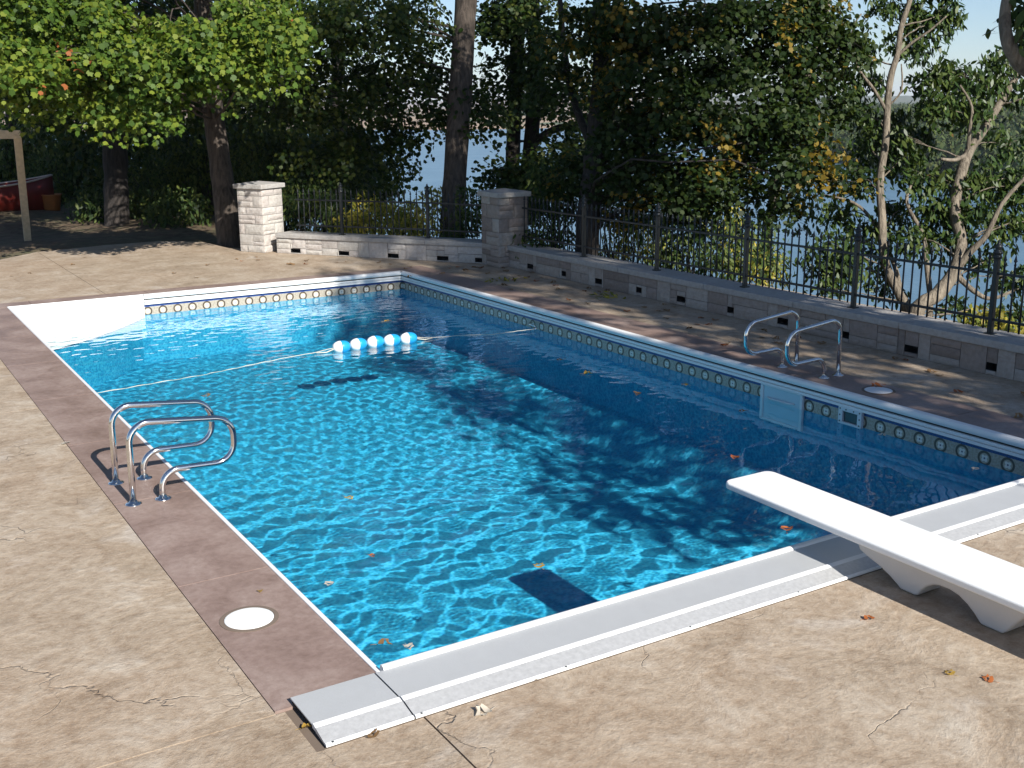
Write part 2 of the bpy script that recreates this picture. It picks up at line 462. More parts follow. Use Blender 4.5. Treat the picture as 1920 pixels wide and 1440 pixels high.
# corner steps
st = thing('corner_steps', 'white moulded corner steps sunk in the far left end of the pool', 'pool steps', (0, PL, -.9))
for rad, z, z0, nm, mk in ((1.60, -.31, -.95, 'riser', 'liner'), (1.64, -.276, -.308, 'tread', 'white')):
    b = MB(); n = 24; pts = [(.004, PL - .004)]
    for i in range(n + 1):
        an = i / n * math.pi / 2; sq = 1 / (math.cos(an) + math.sin(an)) ** .75
        pts.append((max(.004, rad * sq * math.cos(an)), min(PL - .004, PL - rad * sq * math.sin(an))))
    vs = [(x, y, z0) for x, y in pts] + [(x, y, z) for x, y in pts]; k = len(pts)
    b.add(vs, [tuple(range(k, 2 * k))[::-1], *[(i, k + i, k + (i + 1) % k, (i + 1) % k) for i in range(k)]])
    b.build(nm, M[mk], st, world=True, bevel=.006)
b = MB(); b.box(.003, 1.655, PL - .016, PL - .002, -.30, -.004); b.box(.003, .016, PL - 1.66, PL - .016, -.30, -.004)
b.build('back_panel', M['white'], st, world=True, bevel=.003)

# copings
c = thing('pool_coping', 'broad bright white coping along the sunlit far end of the pool', 'coping', (PW / 2, PL, 0))
bull = [(-.012, .006), (-.004, .012), (.018, .012), (.036, .005), (.046, -.010), (.047, -.030), (.038, -.048), (.020, -.056), (-.012, -.056)]
track = [(-.004, -.070), (.030, -.070), (.033, -.074), (.033, -.094), (.016, -.096), (.016, -.103), (.033, -.105), (.034, -.128), (.014, -.134), (-.004, -.134)]
groove_shade = [(-.004, -.0565), (.006, -.0565), (.006, -.0695), (-.004, -.0695)]  # black strip that stands for the shade in the groove
fnF = lambda x, u, z: (x, PL - u, z); fnR = lambda y, u, z: (PW - u, y, z)
b = MB(); b.extrude(bull, 1.66, PW - .03, fnF); b.build('bullnose', M['white'], c, world=True, bevel=.002)
b = MB(); b.extrude(groove_shade, 1.66, PW - .03, fnF); b.build('groove_shade', M['dark'], c, world=True)
b = MB(); b.extrude(track, 1.66, PW - .03, fnF); b.build('track', M['white'], c, world=True, bevel=.001)
b = MB(); b.box(-.02, 1.656, PL - .022, PL + .012, -.003, .011); b.build('edge_strip', M['white'], c, world=True, bevel=.004)
c = thing('pool_coping', 'white coping with grooved track along the shaded right side of the pool', 'coping', (PW, PL / 2, 0))
b = MB(); b.extrude(bull, .03, PL + .012, fnR); b.build('bullnose', M['white'], c, world=True, bevel=.002)
b = MB(); b.extrude(groove_shade, .03, PL, fnR); b.build('groove_shade', M['dark'], c, world=True)
b = MB(); b.extrude(track, .03, PL, fnR); b.build('track', M['white'], c, world=True, bevel=.001)
b = MB(); b.box(-.022, .003, .01, PL - .02, -.05, .008)
c = b.build('pool_coping', M['white'], bevel=.004); tag(c, 'thin white edge trim between the brown border and the water on the left side', 'coping')

# cover housing lids across the near end
plate = [(-.026, .030), (-.026, .022), (-.268, .022), (-.268, .030)]
nose = [(.010, .006), (.016, .026), (.010, .040), (-.004, .044), (-.020, .040), (-.027, .031), (-.027, .004)]
ridge = [(-.268, .012), (-.268, .031), (-.274, .036), (-.292, .035), (-.306, .030), (-.306, .012)]
slope = [(-.306, .010), (-.306, .031), (-.398, .011), (-.398, .003)]
trim = [(-.398, .001), (-.398, .0125), (-.404, .015), (-.416, .012), (-.416, .001)]
fnN = lambda x, u, z: (x, u, z)
for x0, x1, lab in ((-.045, 6.0, 'long silver lid of the pool cover box along the near end'), (-.437, -.052, 'short silver end lid with a dark open end at the near left corner')):
    c = thing('cover_lid', lab, 'pool cover lid', ((x0 + x1) / 2, -.2, 0), group='lids over the pool cover box')
    b = MB(); b.extrude(plate, x0, x1, fnN); b.build('top_plate', M['alu'], c, world=True, bevel=.0015)
    if x1 > 1: b = MB(); b.extrude(nose, x0 + .04, x1, fnN); b.build('front_nose', M['white'], c, world=True, bevel=.002)
    b = MB(); b.extrude(ridge, x0, x1, fnN); b.build('ridge', M['white'], c, world=True, bevel=.002)
    b = MB(); b.extrude(slope, x0, x1, fnN); b.build('rear_flashing', M['zinc'], c, world=True)
    b = MB(); b.extrude(trim, x0, x1, fnN); b.build('edge_trim', M['white'], c, world=True, bevel=.001)
    b = MB(); b.box(x0 + .004, x1 - .004, -.395, -.03, .0045, .0095); b.build('shadow_gap', M['dark'], c, world=True)  # dark slab standing for the shade inside the lid
    for i in range(1 if x1 < 1 else 9):
        b = MB(); b.lathe([(.006, 0), (.006, .002), (.003, .0035)], (x0 + .03 + i * .72, -.408, .0125), 8); b.build('screw', M['screw'], c, world=True)

# wall fittings
f = thing('wall_fitting', 'large milky white skimmer faceplate set half under water in the right wall', 'pool fitting', (PW, 3.02, -.28))
b = MB(); y0, y1, z1, z0 = 2.755, 3.285, -.115, -.470
for a in ((y0, y1, z1 - .022, z1), (y0, y1, z0, z0 + .024), (y0, y0 + .030, z0 + .024, z1 - .022), (y1 - .036, y1, z0 + .024, z1 - .022)): b.box(PW - .034, PW - .001, *a)
b.build('frame', M['frame'], f, world=True, bevel=.004)
b = MB(); b.box(PW - .022, PW - .002, y0 + .030, y1 - .036, z0 + .024, z1 - .022); b.build('flap', M['plastic'], f, world=True)
b = MB(); b.tube([(PW - .024, y0 + .1, -.238), (PW - .040, y0 + .14, -.240), (PW - .042, y1 - .14, -.246), (PW - .024, y1 - .09, -.244)], .008, 8); b.build('lip', M['frame'], f, world=True, smooth=True)
f = thing('wall_fitting', 'small white screwed frame around a dark window in the right pool wall', 'pool fitting', (PW, 2.2, -.2))
b = MB(); y0, y1, z1, z0 = 2.075, 2.33, -.125, -.278; e = .045
for a in ((y0, y1, z1 - .036, z1), (y0, y1, z0, z0 + .02), (y0, y0 + e, z0 + .02, z1 - .036), (y1 - e, y1, z0 + .02, z1 - .036)): b.box(PW - .036, PW - .001, *a)
b.build('frame', M['frame'], f, world=True, bevel=.003)
b = MB(); b.box(PW - .012, PW - .002, y0 + e, y1 - e, z0 + .02, z1 - .036); b.build('window', M['glassdark'], f, world=True)
for y, z in ((y0 + .02, -.143), (2.16, -.143), (2.245, -.143), (y1 - .02, -.143), (y0 + .02, -.2), (y1 - .02, -.2), (y0 + .02, -.255), (y1 - .02, -.255)):
    b = MB(); b.tube([(PW - .038, y, z), (PW - .034, y, z)], .0075, 8); b.build('screw', M['screw'], f, world=True)

# ------------------------------------------------------------------ deck
wallA = Vector((4.648, 14.125, 0)); wdir = Vector((.58, -.8146, 0)); wdir.normalize(); wn = Vector((-wdir.y, wdir.x, 0)); wrz = math.atan2(wdir.y, wdir.x)
bm_out = [(-7, -9), (9, -9), (9, 10.4), (6.9, 11.3), (4.9, 14.6), (4.2, 15.2), (4.08, 16.4), (3.45, 17.0), (2.45, 16.95), (1.5, 16.65), (.55, 15.9), (-2.5, 15.2), (-7, 14.8)]
bb = MB(); G = .006
# tan slabs: pieces that leave out the pool and its border, with narrow tooled joints between them
BX0, BX1, BY0, BY1 = -.515, PW + .50, -.42, PL + .36


def slab(poly, name, mat, z=0.0, th=.03):
    b = MB(); k = len(poly); b.add([(x, y, z) for x, y in poly] + [(x, y, z - th) for x, y in poly], [tuple(range(k))] + [(i, k + i, k + (i + 1) % k, (i + 1) % k) for i in range(k)])
    return b


deck = bpy.data.objects.new('deck', bpy.data.meshes.new('deck'))
polys = [
    [(-7, -9), (-.014, -9), (-.014, BY0 - .002), (-.48, BY0 - .002), (-.48, -.075), (-7, -.075)],
    [(-.006, -9), (9, -9), (9, BY0 - .002), (-.006, BY0 - .002)],
    [(-7, -.069), (BX0 - .004, -.069), (BX0 - .004, 5.6), (-7, 5.6)],
    [(-7, 5.606), (BX0 - .004, 5.606), (BX0 - .004, PL + .36), (-7, PL + .36)],
    [(-7, BY1 + .005), (1.25, BY1 + .005), (1.25, 16.62), (.55, 15.9), (-2.5, 15.2), (-7, 14.8)],
    [(1.256, BY1 + .005), (6.9, BY1 + .005), (4.9, 14.6), (4.2, 15.2), (4.08, 16.4), (3.45, 17.0), (2.45, 16.95), (1.5, 16.65), (1.256, 16.63)],
    [(BX1 + .005, BY0 - .002), (9, BY0 - .002), (9, 4.0), (BX1 + .005, 4.0)],
    [(BX1 + .005, 4.006), (9, 4.006), (9, 10.6), (6.9, BY1), (BX1 + .005, BY1)],
]
b = MB()
for q in polys: b.add(*[(s.v, s.f) for s in [slab(q, '', None)]][0])
struct(b.build('deck', M['deck']))
b = MB()
ybr = [-.055, 1.40, 2.86, 4.34, 5.86, 7.40, 8.92, PL + .002]
for y0, y1 in zip(ybr, ybr[1:]): b.box(BX0, -.0225, y0 + .003, y1 - .003, -.03, .001)
for x0, x1 in zip([BX0, .28, 1.75, 3.2, 4.6], [.28, 1.75, 3.2, 4.6, BX1]): b.box(x0 + .003, x1 - .003, PL + .013, BY1, -.03, .001)
ybr = [-.40, 1.3, 2.95, 4.4, 5.86, 7.40, 8.92, PL + .01]
for y0, y1 in zip(ybr, ybr[1:]): b.box(PW + .013, BX1, y0 + .003, y1 - .003, -.03, .001)
struct(b.build('deck_border', M['border']))
b = MB()
for a in ((-7, -.03, -9, 15), (-.03, PW + .03, -9, -.01), (PW + .02, 9, -9, 12), (-.03, PW + .03, PL + .005, 14.2)): b.box(*a, -.2, -.012)
struct(b.build('deck_base', M['joint']))

# skimmer lids
for x, y, r, lab in ((-.322, .838, .119, 'round white skimmer lid in the sunlit brown border near the camera'), (5.772, 2.17, .118, 'round white skimmer lid in the shaded deck beside the right grab rails')):
    t = thing('skimmer_lid', lab, 'skimmer lid', (x, y, .001), group='round skimmer lids')
    b = MB(); b.lathe([(r, .0005), (r, .004), (r - .006, .006), (r * .3, .008), (.001, .008)], (0, 0, 0), 40); b.build('lid', M['white2'], t, smooth=False)
    b = MB(); k = 40; ri, ro = r + .003, r + .024
    vs = [(rr * math.cos(2 * math.pi * j / k), rr * math.sin(2 * math.pi * j / k), zz) for rr, zz in ((ri, .0007), (ri, .004), (ro, .003), (ro, .0007)) for j in range(k)]
    b.add(vs, [(i * k + j, i * k + (j + 1) % k, (i + 1) * k + (j + 1) % k, (i + 1) * k + j) for i in range(3) for j in range(k)]); b.build('collar', M['joint'], t)

# ------------------------------------------------------------------ grab rails
def fillet(pts, rad, n=9):
    out = [Vector(pts[0])]
    for i in range(1, len(pts) - 1):
        p, a, c = Vector(pts[i]), Vector(pts[i - 1]), Vector(pts[i + 1]); u, v = (a - p).normalized(), (c - p).normalized()
        th = u.angle(v); d = rad[i - 1] / math.tan(th / 2); ctr = p + (u + v).normalized() * (rad[i - 1] / math.sin(th / 2))
        s, e = p + u * d, p + v * d; A, B = s - ctr, e - ctr; w = A.angle(B)
        for k in range(n + 1):
            f = k / n; out.append(ctr + (A * math.sin((1 - f) * w) + B * math.sin(f * w)) / math.sin(w))
    out.append(Vector(pts[-1])); return out


def grab_rail(y, mirror, lab, x_off=0.0):
    s = -1 if mirror else 1; x0 = PW if mirror else 0
    t = thing('grab_rail', lab, 'grab rail', (x0 + s * (-.31) + x_off, y, 0), 0, 'steel grab rails in pairs')
    P2 = [(-.408, 0), (-.398, .535), (.262, .468), (.262, .172), (-.222, .190), (-.222, 0)]
    pts = fillet([(s * (px + .31), 0, pz) for px, pz in P2], [.125, .13, .125, .115])
    b = MB(); b.tube(pts, .0203, 16); b.build('tube', M['chrome'], t, smooth=True)
    for px in (-.408, -.222):
        b = MB(); b.lathe([(.052, .0015), (.052, .006), (.044, .011), (.028, .014), (.023, .026), (.021, .026)], (s * (px + .31), 0, 0), 24); b.build('escutcheon', M['chrome'], t, smooth=True)


grab_rail(2.80, False, 'polished steel grab rail on the left brown border, the one nearer the camera')
grab_rail(3.276, False, 'polished steel grab rail on the left brown border, the one farther from the camera')
grab_rail(2.75, True, 'polished steel grab rail on the shaded right deck, the one nearer the diving board')
grab_rail(3.27, True, 'polished steel grab rail on the shaded right deck, the one nearer the stone pillar')

# ------------------------------------------------------------------ diving board
t = thing('diving_board', 'white diving board on a low moulded arched stand over the near end', 'diving board', (2.695, -.9, 0))
k = .06; bx0, bx1, by0, by1 = 2.503, 2.887, -1.87, .575
pl2 = []
for cx, cy, a0 in ((bx1 - k, by1 - k, 0), (bx0 + k, by1 - k, 90), (bx0 + k, by0 + k, 180), (bx1 - k, by0 + k, 270)):
    for j in range(7): an = R(a0 + j * 15); pl2.append((cx + k * math.cos(an), cy + k * math.sin(an)))
b = MB(); n = len(pl2); zf = lambda y: .250 + .006 * (y + .9)
b.add([(x, y, zf(y) - .042) for x, y in pl2] + [(x, y, zf(y)) for x, y in pl2], [tuple(reversed(range(n))), tuple(range(n, 2 * n))] + [(i, (i + 1) % n, n + (i + 1) % n, n + i) for i in range(n)])
b.build('board', M['white2'], t, world=True, bevel=.012, seg=3)
prof = [(-1.75, .205), (-.335, .205), (-.345, .175), (-.365, .122), (-.42, .102), (-.50, .078), (-.57, .048), (-.625, .016), (-.645, .002), (-.735, .001), (-.755, .012), (-.775, .045), (-.80, .072), (-.835, .096), (-.875, .107), (-.93, .109), (-.985, .098), (-1.035, .072), (-1.08, .038), (-1.108, .010), (-1.12, .001), (-1.235, .001), (-1.255, .02), (-1.33, .12), (-1.5, .16), (-1.75, .18)]
b = MB(); b.extrude(prof, 2.628, 2.812, lambda x, u, z: (x, u, z)); b.build('stand', M['stand'], t, world=True, bevel=.012, seg=3)
b = MB(); b.box(2.64, 2.80, -1.72, -.38, .2045, .2125); b.build('gap_shade', M['dark'], t, world=True)  # dark strip standing for the shadow between board and stand

# ------------------------------------------------------------------ safety rope and floats
ra, rb = Vector((.01, 6.91, WZ)), Vector((5.43, 7.11, WZ + .03))
fpx = [(640.5, 650.5), (672, 645.5), (704, 641), (735, 638), (766, 634.5)]
FP = [gz(px, py, WZ + .042) for px, py in fpx]
rope = thing('safety_rope', 'pale twisted safety rope across the pool water', 'rope', (2.7, 7, WZ))
fd = (FP[-1] - FP[0]).normalized()
key = [ra + Vector((0, 0, .002)), ra.lerp(FP[0], .45) + Vector((0, .01, -.024)), FP[0] - fd * .62 + Vector((0, 0, -.036)), FP[0] - fd * .30 + Vector((0, 0, -.022)), FP[0] - fd * .1] + FP + [FP[-1] + fd * .1, FP[-1] + fd * .34 + Vector((0, 0, -.030)), FP[-1] + fd * .7 + Vector((0, 0, -.045)), FP[-1].lerp(rb, .62) + Vector((0, 0, -.030)), rb]
b = MB(); pts = []
for i in range(len(key) - 1):
    n = max(1, int((key[i + 1] - key[i]).length / .06))
    for k in range(n):
        p = key[i].lerp(key[i + 1], k / n); p.z += .003 * math.sin((i + k / n) * 31); p.y += .004 * math.sin((i + k / n) * 13); pts.append(p)
pts.append(rb); b.tube(pts, .0038, 8); b.build('cord', M['rope'], rope, smooth=True, world=True)
for sg, f0 in ((-1, FP[0]), (1, FP[-1])):
    b = MB(); b.tube([f0 + fd * sg * .10 + Vector((0, -.01, -.012)), f0 + fd * sg * .2 + Vector((0, -.035, -.032)), f0 + fd * sg * .31 + Vector((0, -.008, -.030))], .0065, 8)
    b.build('loop', M['rope'], rope, smooth=True, world=True)
b = MB(); b.tube([(5.43, 7.12, -.215), (5.40, 7.16, -.20), (5.40, 7.24, -.195), (5.44, 7.29, -.20), (5.49, 7.30, -.20)], .009, 8); b.tube([(5.43, 7.12, -.215), (5.41, 7.10, -.25)], .012, 8); b.build('hook', M['chrome'], rope, smooth=True, world=True)
names = ['leftmost blue and white rope float, farthest from the shaded right wall', 'second blue and white rope float from the left', 'middle one of the five blue and white rope floats', 'second blue and white rope float from the right', 'rightmost blue and white rope float, darkest in the tree shade']
for i, (px, py) in enumerate(fpx):
    p = gz(px, py, WZ + .042); d = fd
    t = thing('rope_float', names[i], 'pool float', p, math.atan2(d.y, d.x) + (-.05, .08, 0, .06, -.04)[i], 'blue and white floats on the safety rope')
    tilt = Matrix.Rotation(R(90), 3, 'Y')
    for nm, a0, a1, m in (('white_half', 0, .455, 'floatw'), ('blue_half', .455, 1, 'floatb')):
        prof = []
        for j in range(11):
            q = a0 + (a1 - a0) * j / 10; an = q * math.pi; prof.append((max(.003, .074 * math.sin(an) ** .80), -.105 * math.cos(an)))
        b = MB(); b.lathe(prof, (0, 0, 0), 24); b.v = [tuple(tilt @ Vector(v)) for v in b.v]
        b.build(nm, M[m], t, smooth=True)

# ------------------------------------------------------------------ stone walls, pillars, fence
def rects(L, z0, z1, rg, wmin=.22, wmax=.62):
    out = []; x = 0
    while x < L - 1e-4:
        w = rg.uniform(wmin, wmax); w = L - x if L - x - w < wmin * .8 else w
        H = z1 - z0; k = rg.random()
        zs = [z0, z1] if k < .22 else [z0, z0 + H * rg.uniform(.34, .62), z1] if k < .75 else [z0, z0 + H * .3, z0 + H * .68, z1]
        for a, c in zip(zs, zs[1:]):
            if w > .42 and rg.random() < .45:
                m = x + w * rg.uniform(.35, .65); out += [(x, m, a, c), (m, x + w, a, c)]
            else: out.append((x, x + w, a, c))
        x += w
    return out


def cut(rs, v):
    out = []; vx0, vx1, vz0, vz1 = v
    for x0, x1, z0, z1 in rs:
        if x1 <= vx0 or x0 >= vx1 or z1 <= vz0 or z0 >= vz1: out.append((x0, x1, z0, z1)); continue
        for r in ((x0, vx0, z0, z1), (vx1, x1, z0, z1), (max(x0, vx0), min(x1, vx1), vz1, z1), (max(x0, vx0), min(x1, vx1), z0, vz0)):
            if r[1] - r[0] > .012 and r[3] - r[2] > .012: out.append(r)
    return out


def blocks(mb, rs, fn, rg, rough=.008, cell=.045, quoin=False):
    """rough split faces: each block is a small relief standing off the mortar; fn(x, depth, z)"""
    for x0, x1, z0, z1 in rs:
        j = .0035; x0 += j; x1 -= j; z0 += j; z1 -= j
        nx = max(3, int((x1 - x0) / cell)); nz = max(3, int((z1 - z0) / cell)); o = rg.uniform(0, 99); push = rg.uniform(0, .005)
        idx = {}; vs = []; fs = []
        for i in range(nx + 1):
            for k in range(nz + 1):
                fx, fz = i / nx, k / nz; edge = min(fx, 1 - fx) * nx, min(fz, 1 - fz) * nz
                x, z = x0 + (x1 - x0) * fx, z0 + (z1 - z0) * fz
                d = 0 if min(edge) < .5 else -(.006 + push + rough * (mnoise.noise((x * 9 + o, z * 11, o)) + .5 * mnoise.noise((x * 27 + o, z * 27, o))))
                idx[i, k] = len(vs); vs.append(fn(x, min(d, -.001) if min(edge) >= .5 else 0.0, z))
        for i in range(nx):
            for k in range(nz): fs.append((idx[i, k], idx[i + 1, k], idx[i + 1, k + 1], idx[i, k + 1]))
        ring = [idx[i, 0] for i in range(nx + 1)] + [idx[nx, k] for k in range(1, nz + 1)] + [idx[i, nz] for i in range(nx - 1, -1, -1)] + [idx[0, k] for k in range(nz - 1, 0, -1)]
        m = len(vs); rp = [(x0 + (x1 - x0) * i / nx, z0) for i in range(nx + 1)] + [(x1, z0 + (z1 - z0) * k / nz) for k in range(1, nz + 1)] + [(x0 + (x1 - x0) * i / nx, z1) for i in range(nx - 1, -1, -1)] + [(x0, z0 + (z1 - z0) * k / nz) for k in range(nz - 1, 0, -1)]
        vs += [fn(x, .03, z) for x, z in rp]; q = len(ring)
        fs += [(ring[i], m + i, m + (i + 1) % q, ring[(i + 1) % q]) for i in range(q)]
        mb.add(vs, fs)


def stone_wall(lab, start, rz, L, seed, vents, mat, stone='stone', th=.40):
    t = thing('stone_wall', lab, 'wall', start, rz, 'low stone walls along the bluff'); rg = random.Random(seed)
    rs = rects(L, .0, .262, rg)
    for v in vents: rs = cut(rs, v)
    b = MB(); blocks(b, rs, lambda x, d, z: (x, d, z), rg); b.build('stonework', M[stone], t)
    b = MB(); segs = [0] + [q for v in sorted(vents) for q in (v[0], v[1])] + [L]
    b.box(0, L, .14, th, 0, .262)
    for i in range(0, len(segs), 2): b.box(segs[i], segs[i + 1], .010, .14, 0, .262)
    for v in vents: b.box(v[0], v[1], .010, .14, v[3], .262); b.box(v[0], v[1], .010, .14, 0, v[2])
    b.build('mortar_core', M['mortar'], t)
    x = 0
    while x < L - .01:
        w = rg.uniform(1.15, 1.75); w = L - x if L - x - w < .6 else w
        b = MB(); b.box(x + .002, x + w - .002, -.032, th + .03, .2625, .334); b.build('capstone', M['cap'], t, bevel=.008); x += w
    for v in vents:
        x0, x1, z0, z1 = v[0] + .002, v[1] - .002, v[2] + .002, v[3] - .002; b = MB()
        for q in (((x0, .12, z0), (x1, .12, z0), (x1, .12, z1), (x0, .12, z1)), ((x0, .003, z0), (x1, .003, z0), (x1, .12, z0), (x0, .12, z0)), ((x0, .003, z1), (x1, .003, z1), (x1, .12, z1), (x0, .12, z1)), ((x0, .003, z0), (x0, .12, z0), (x0, .12, z1), (x0, .003, z1)), ((x1, .003, z0), (x1, .12, z0), (x1, .12, z1), (x1, .003, z1))): b.quad(*q)
        b.build('vent', M['dark'], t)  # near-black lining paints in the shade of the hollow
    return t


vr = [(.53 + .865 * i + (.05 if i % 2 else 0), .53 + .865 * i + .16, .045, .115) for i in range(14)]
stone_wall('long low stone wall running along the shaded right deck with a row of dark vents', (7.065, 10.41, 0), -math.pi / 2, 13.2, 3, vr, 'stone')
stone_wall('short low stone wall standing between the two stone pillars', wallA + wdir * .05, wrz, 4.05, 8, [(.28, .47, .02, .085), (1.22, 1.42, .02, .085), (2.15, 2.35, .02, .085), (3.05, 3.25, .02, .085), (3.72, 3.86, .02, .085)], 'stone', 'stone_lit')


def pillar(lab, corner, rz, s, H, seed, stone, vent_face=0):
    t = thing('stone_pillar', lab, 'pillar', corner, rz, 'stone pillars of the pool fence'); rg = random.Random(seed)
    m = Matrix.Translation((s / 2, s / 2, 0)); b = MB()
    zs = [0]
    while zs[-1] < H - .1: zs.append(min(H, zs[-1] + rg.uniform(.10, .22)))
    zs[-1] = H
    for k in range(4):
        rot = m @ Matrix.Rotation(-k * math.pi / 2, 4, 'Z') @ m.inverted(); rs = []
        for i, (a, c) in enumerate(zip(zs, zs[1:])):
            q = s * (.30 if (i + k) % 2 else .58) + rg.uniform(-.05, .05)
            for u0, u1 in ((0, q), (q, s)):
                if c - a > .15 and u1 - u0 > .22 and rg.random() < .6: mz = a + (c - a) * rg.uniform(.35, .65); rs += [(u0, u1, a, mz), (u0, u1, mz, c)]
                else: rs.append((u0, u1, a, c))
        if k == vent_face: rs = cut(rs, (s * .36, s * .36 + .13, .20, .275))
        blocks(b, rs, lambda x, d, z: tuple(rot @ Vector((x, d, z))), rg, .006, .04)
    b.build('stonework', M[stone], t)
    b = MB(); b.box(.012, s - .012, .07, s - .012, 0, H - .001)
    for a in ((.012, s * .36, .012, .07, 0, H - .001), (s * .36 + .13, s - .012, .012, .07, 0, H - .001), (s * .36, s * .36 + .13, .012, .07, 0, .2), (s * .36, s * .36 + .13, .012, .07, .275, H - .001)): b.box(*a)
    o = b.build('mortar_core', M['mortar'], t)
    if vent_face: o.matrix_local = m @ Matrix.Rotation(-vent_face * math.pi / 2, 4, 'Z') @ m.inverted()
    b = MB(); b.box(s * .36 - .004, s * .36 + .134, .05, .066, .196, .279); o = b.build('vent', M['dark'], t)  # dark back plate paints in the shade of the opening
    if vent_face: o.matrix_local = m @ Matrix.Rotation(-vent_face * math.pi / 2, 4, 'Z') @ m.inverted()
    b = MB(); e = .045; b.add([(-e, -e, H), (s + e, -e, H), (s + e, s + e, H), (-e, s + e, H), (-e, -e, H + .075), (s + e, -e, H + .075), (s + e, s + e, H + .075), (-e, s + e, H + .075), (s / 2, s / 2, H + .118)],
                              [(0, 3, 2, 1), (0, 1, 5, 4), (1, 2, 6, 5), (2, 3, 7, 6), (3, 0, 4, 7), (4, 5, 8), (5, 6, 8), (6, 7, 8), (7, 4, 8)])
    b.build('capstone', M['cap'], t, bevel=.008)
    return t


# front corner of the pillar sits at local (0,0); local x runs along one face, local y along the other
pillar('bright sunlit pale stone pillar at the left end of the low wall', (4.50, 14.20, 0), R(30), .535, 1.075, 21, 'stone_lit', 3)
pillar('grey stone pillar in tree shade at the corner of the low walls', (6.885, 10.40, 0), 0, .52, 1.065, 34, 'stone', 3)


def make_post(lab):
    t = thing('fence_post', lab, 'fence post', (0, 0, .334), 0, 'black posts of the iron fence')
    b = MB(); h = .0225; b.box(-h, h, -h, h, 0, .725); b.build('shaft', M['postm'], t, bevel=.004)
    b = MB(); b.lathe([(.030, .70), (.041, .705), (.041, .725), (.034, .735), (.034, .745), (.044, .752), (.044, .764), (.031, .772), (.027, .79), (.036, .806), (.036, .82), (.020, .835), (.012, .852), (.014, .862), (.006, .872)], (0, 0, 0), 16)
    b.build('finial', M['postm'], t, smooth=True)
    b = MB(); b.box(-.042, .042, -.042, .042, 0, .012); b.build('base_plate', M['postm'], t, bevel=.002)
    return t


post0 = make_post('')
posts = []
PX = 7.262
ord_ = ['first', 'second', 'third', 'fourth', 'fifth', 'sixth']
for i in range(6): posts.append((PX, 8.70 - 1.632 * i, -math.pi / 2, f'{ord_[i]} black iron fence post along the right wall, counting from the shaded stone pillar'))
posts.append((5.514, 13.20, wrz, 'grey brown iron fence post on the short wall, nearer the sunlit pillar'))
posts.append((6.486, 11.963, wrz, 'grey brown iron fence post on the short wall, nearer the shaded pillar'))
for i, (x, y, rz, lab) in enumerate(posts):
    if i == 0: post0.location = (x, y, .334); post0.rotation_euler = (0, 0, rz); post0['label'] = lab
    else: dup(post0, (x, y, .334), rz, lab)

pick = MB(); pick.tube([(0, 0, .045), (0, 0, .66)], .0092, 6)
pick.lathe([(.008, .655), (.0125, .66), (.0125, .668), (.008, .674), (.0085, .685), (.019, .700), (.013, .712), (.011, .722), (.004, .750), (.001, .756)], (0, 0, 0), 6)
pick_me = None


def fence_panel(p0, p1, lab):
    global pick_me
    p0, p1 = Vector(p0), Vector(p1); L = (p1 - p0).length; d = p1 - p0
    t = thing('iron_fence', lab, 'fence', p0, math.atan2(d.y, d.x), 'iron fence panels along the stone walls')
    for z in (.128, .556):
        b = MB(); b.box(0, L, -.012, .012, z, z + .024); b.build('rail', M['black'], t, bevel=.002)
    n = max(2, round(L / .106)); st = L / n
    for i in range(n):
        if pick_me is None: o = pick.build('picket', M['black'], t, smooth=True); pick_me = o.data
        else:
            o = bpy.data.objects.new('picket', pick_me); COL.objects.link(o); o.parent = t
        o.location = ((i + .5) * st, 0, 0)


zc = .334
ys_ = [10.34] + [8.70 - 1.632 * i for i in range(6)]
for i, (a, c) in enumerate(zip(ys_, ys_[1:])):
    lab = 'black iron fence panel between the shaded stone pillar and the first right wall post' if i == 0 else f'black iron fence panel between the {ord_[i-1]} and {ord_[i]} right wall posts from the stone pillar'
    fence_panel((PX, a - (.02 if i == 0 else .028), zc), (PX, c + .028, zc), lab)
d = (Vector((6.486, 11.963, 0)) - Vector((5.514, 13.2, 0))).normalized(); q = .03
fence_panel((4.98, 13.88, zc), (5.514 - d.x * q, 13.2 - d.y * q, zc), 'short iron fence panel joining the sunlit stone pillar')
fence_panel((5.514 + d.x * q, 13.2 + d.y * q, zc), (6.486 - d.x * q, 11.963 - d.y * q, zc), 'iron fence panel between the two posts on the short wall')
fence_panel((6.486 + d.x * q, 11.963 + d.y * q, zc), (7.02, 11.02, zc), 'short iron fence panel behind the short wall joining the shaded stone pillar')

# ------------------------------------------------------------------ terrain, lake, far shore
BL = np.array([(7.62, -80), (7.62, 11.0), (5.6, 14.6), (6.3, 18.5), (7.0, 25), (2, 38), (-60, 42)], float)


def sdist(X, Y):
    X = np.asarray(X, float); Y = np.asarray(Y, float); best = np.full(X.shape, 1e9); sign = np.ones(X.shape)
    for (ax, ay), (bx, by) in zip(BL, BL[1:]):
        ux, uy = bx - ax, by - ay; L2 = ux * ux + uy * uy
        t = np.clip(((X - ax) * ux + (Y - ay) * uy) / L2, 0, 1); qx, qy = X - ax - t * ux, Y - ay - t * uy; dd = np.hypot(qx, qy)
        cr = ux * qy - uy * qx; m = dd < best; best = np.where(m, dd, best); sign = np.where(m, np.where(cr < 0, 1, -1), sign)
    return best * sign


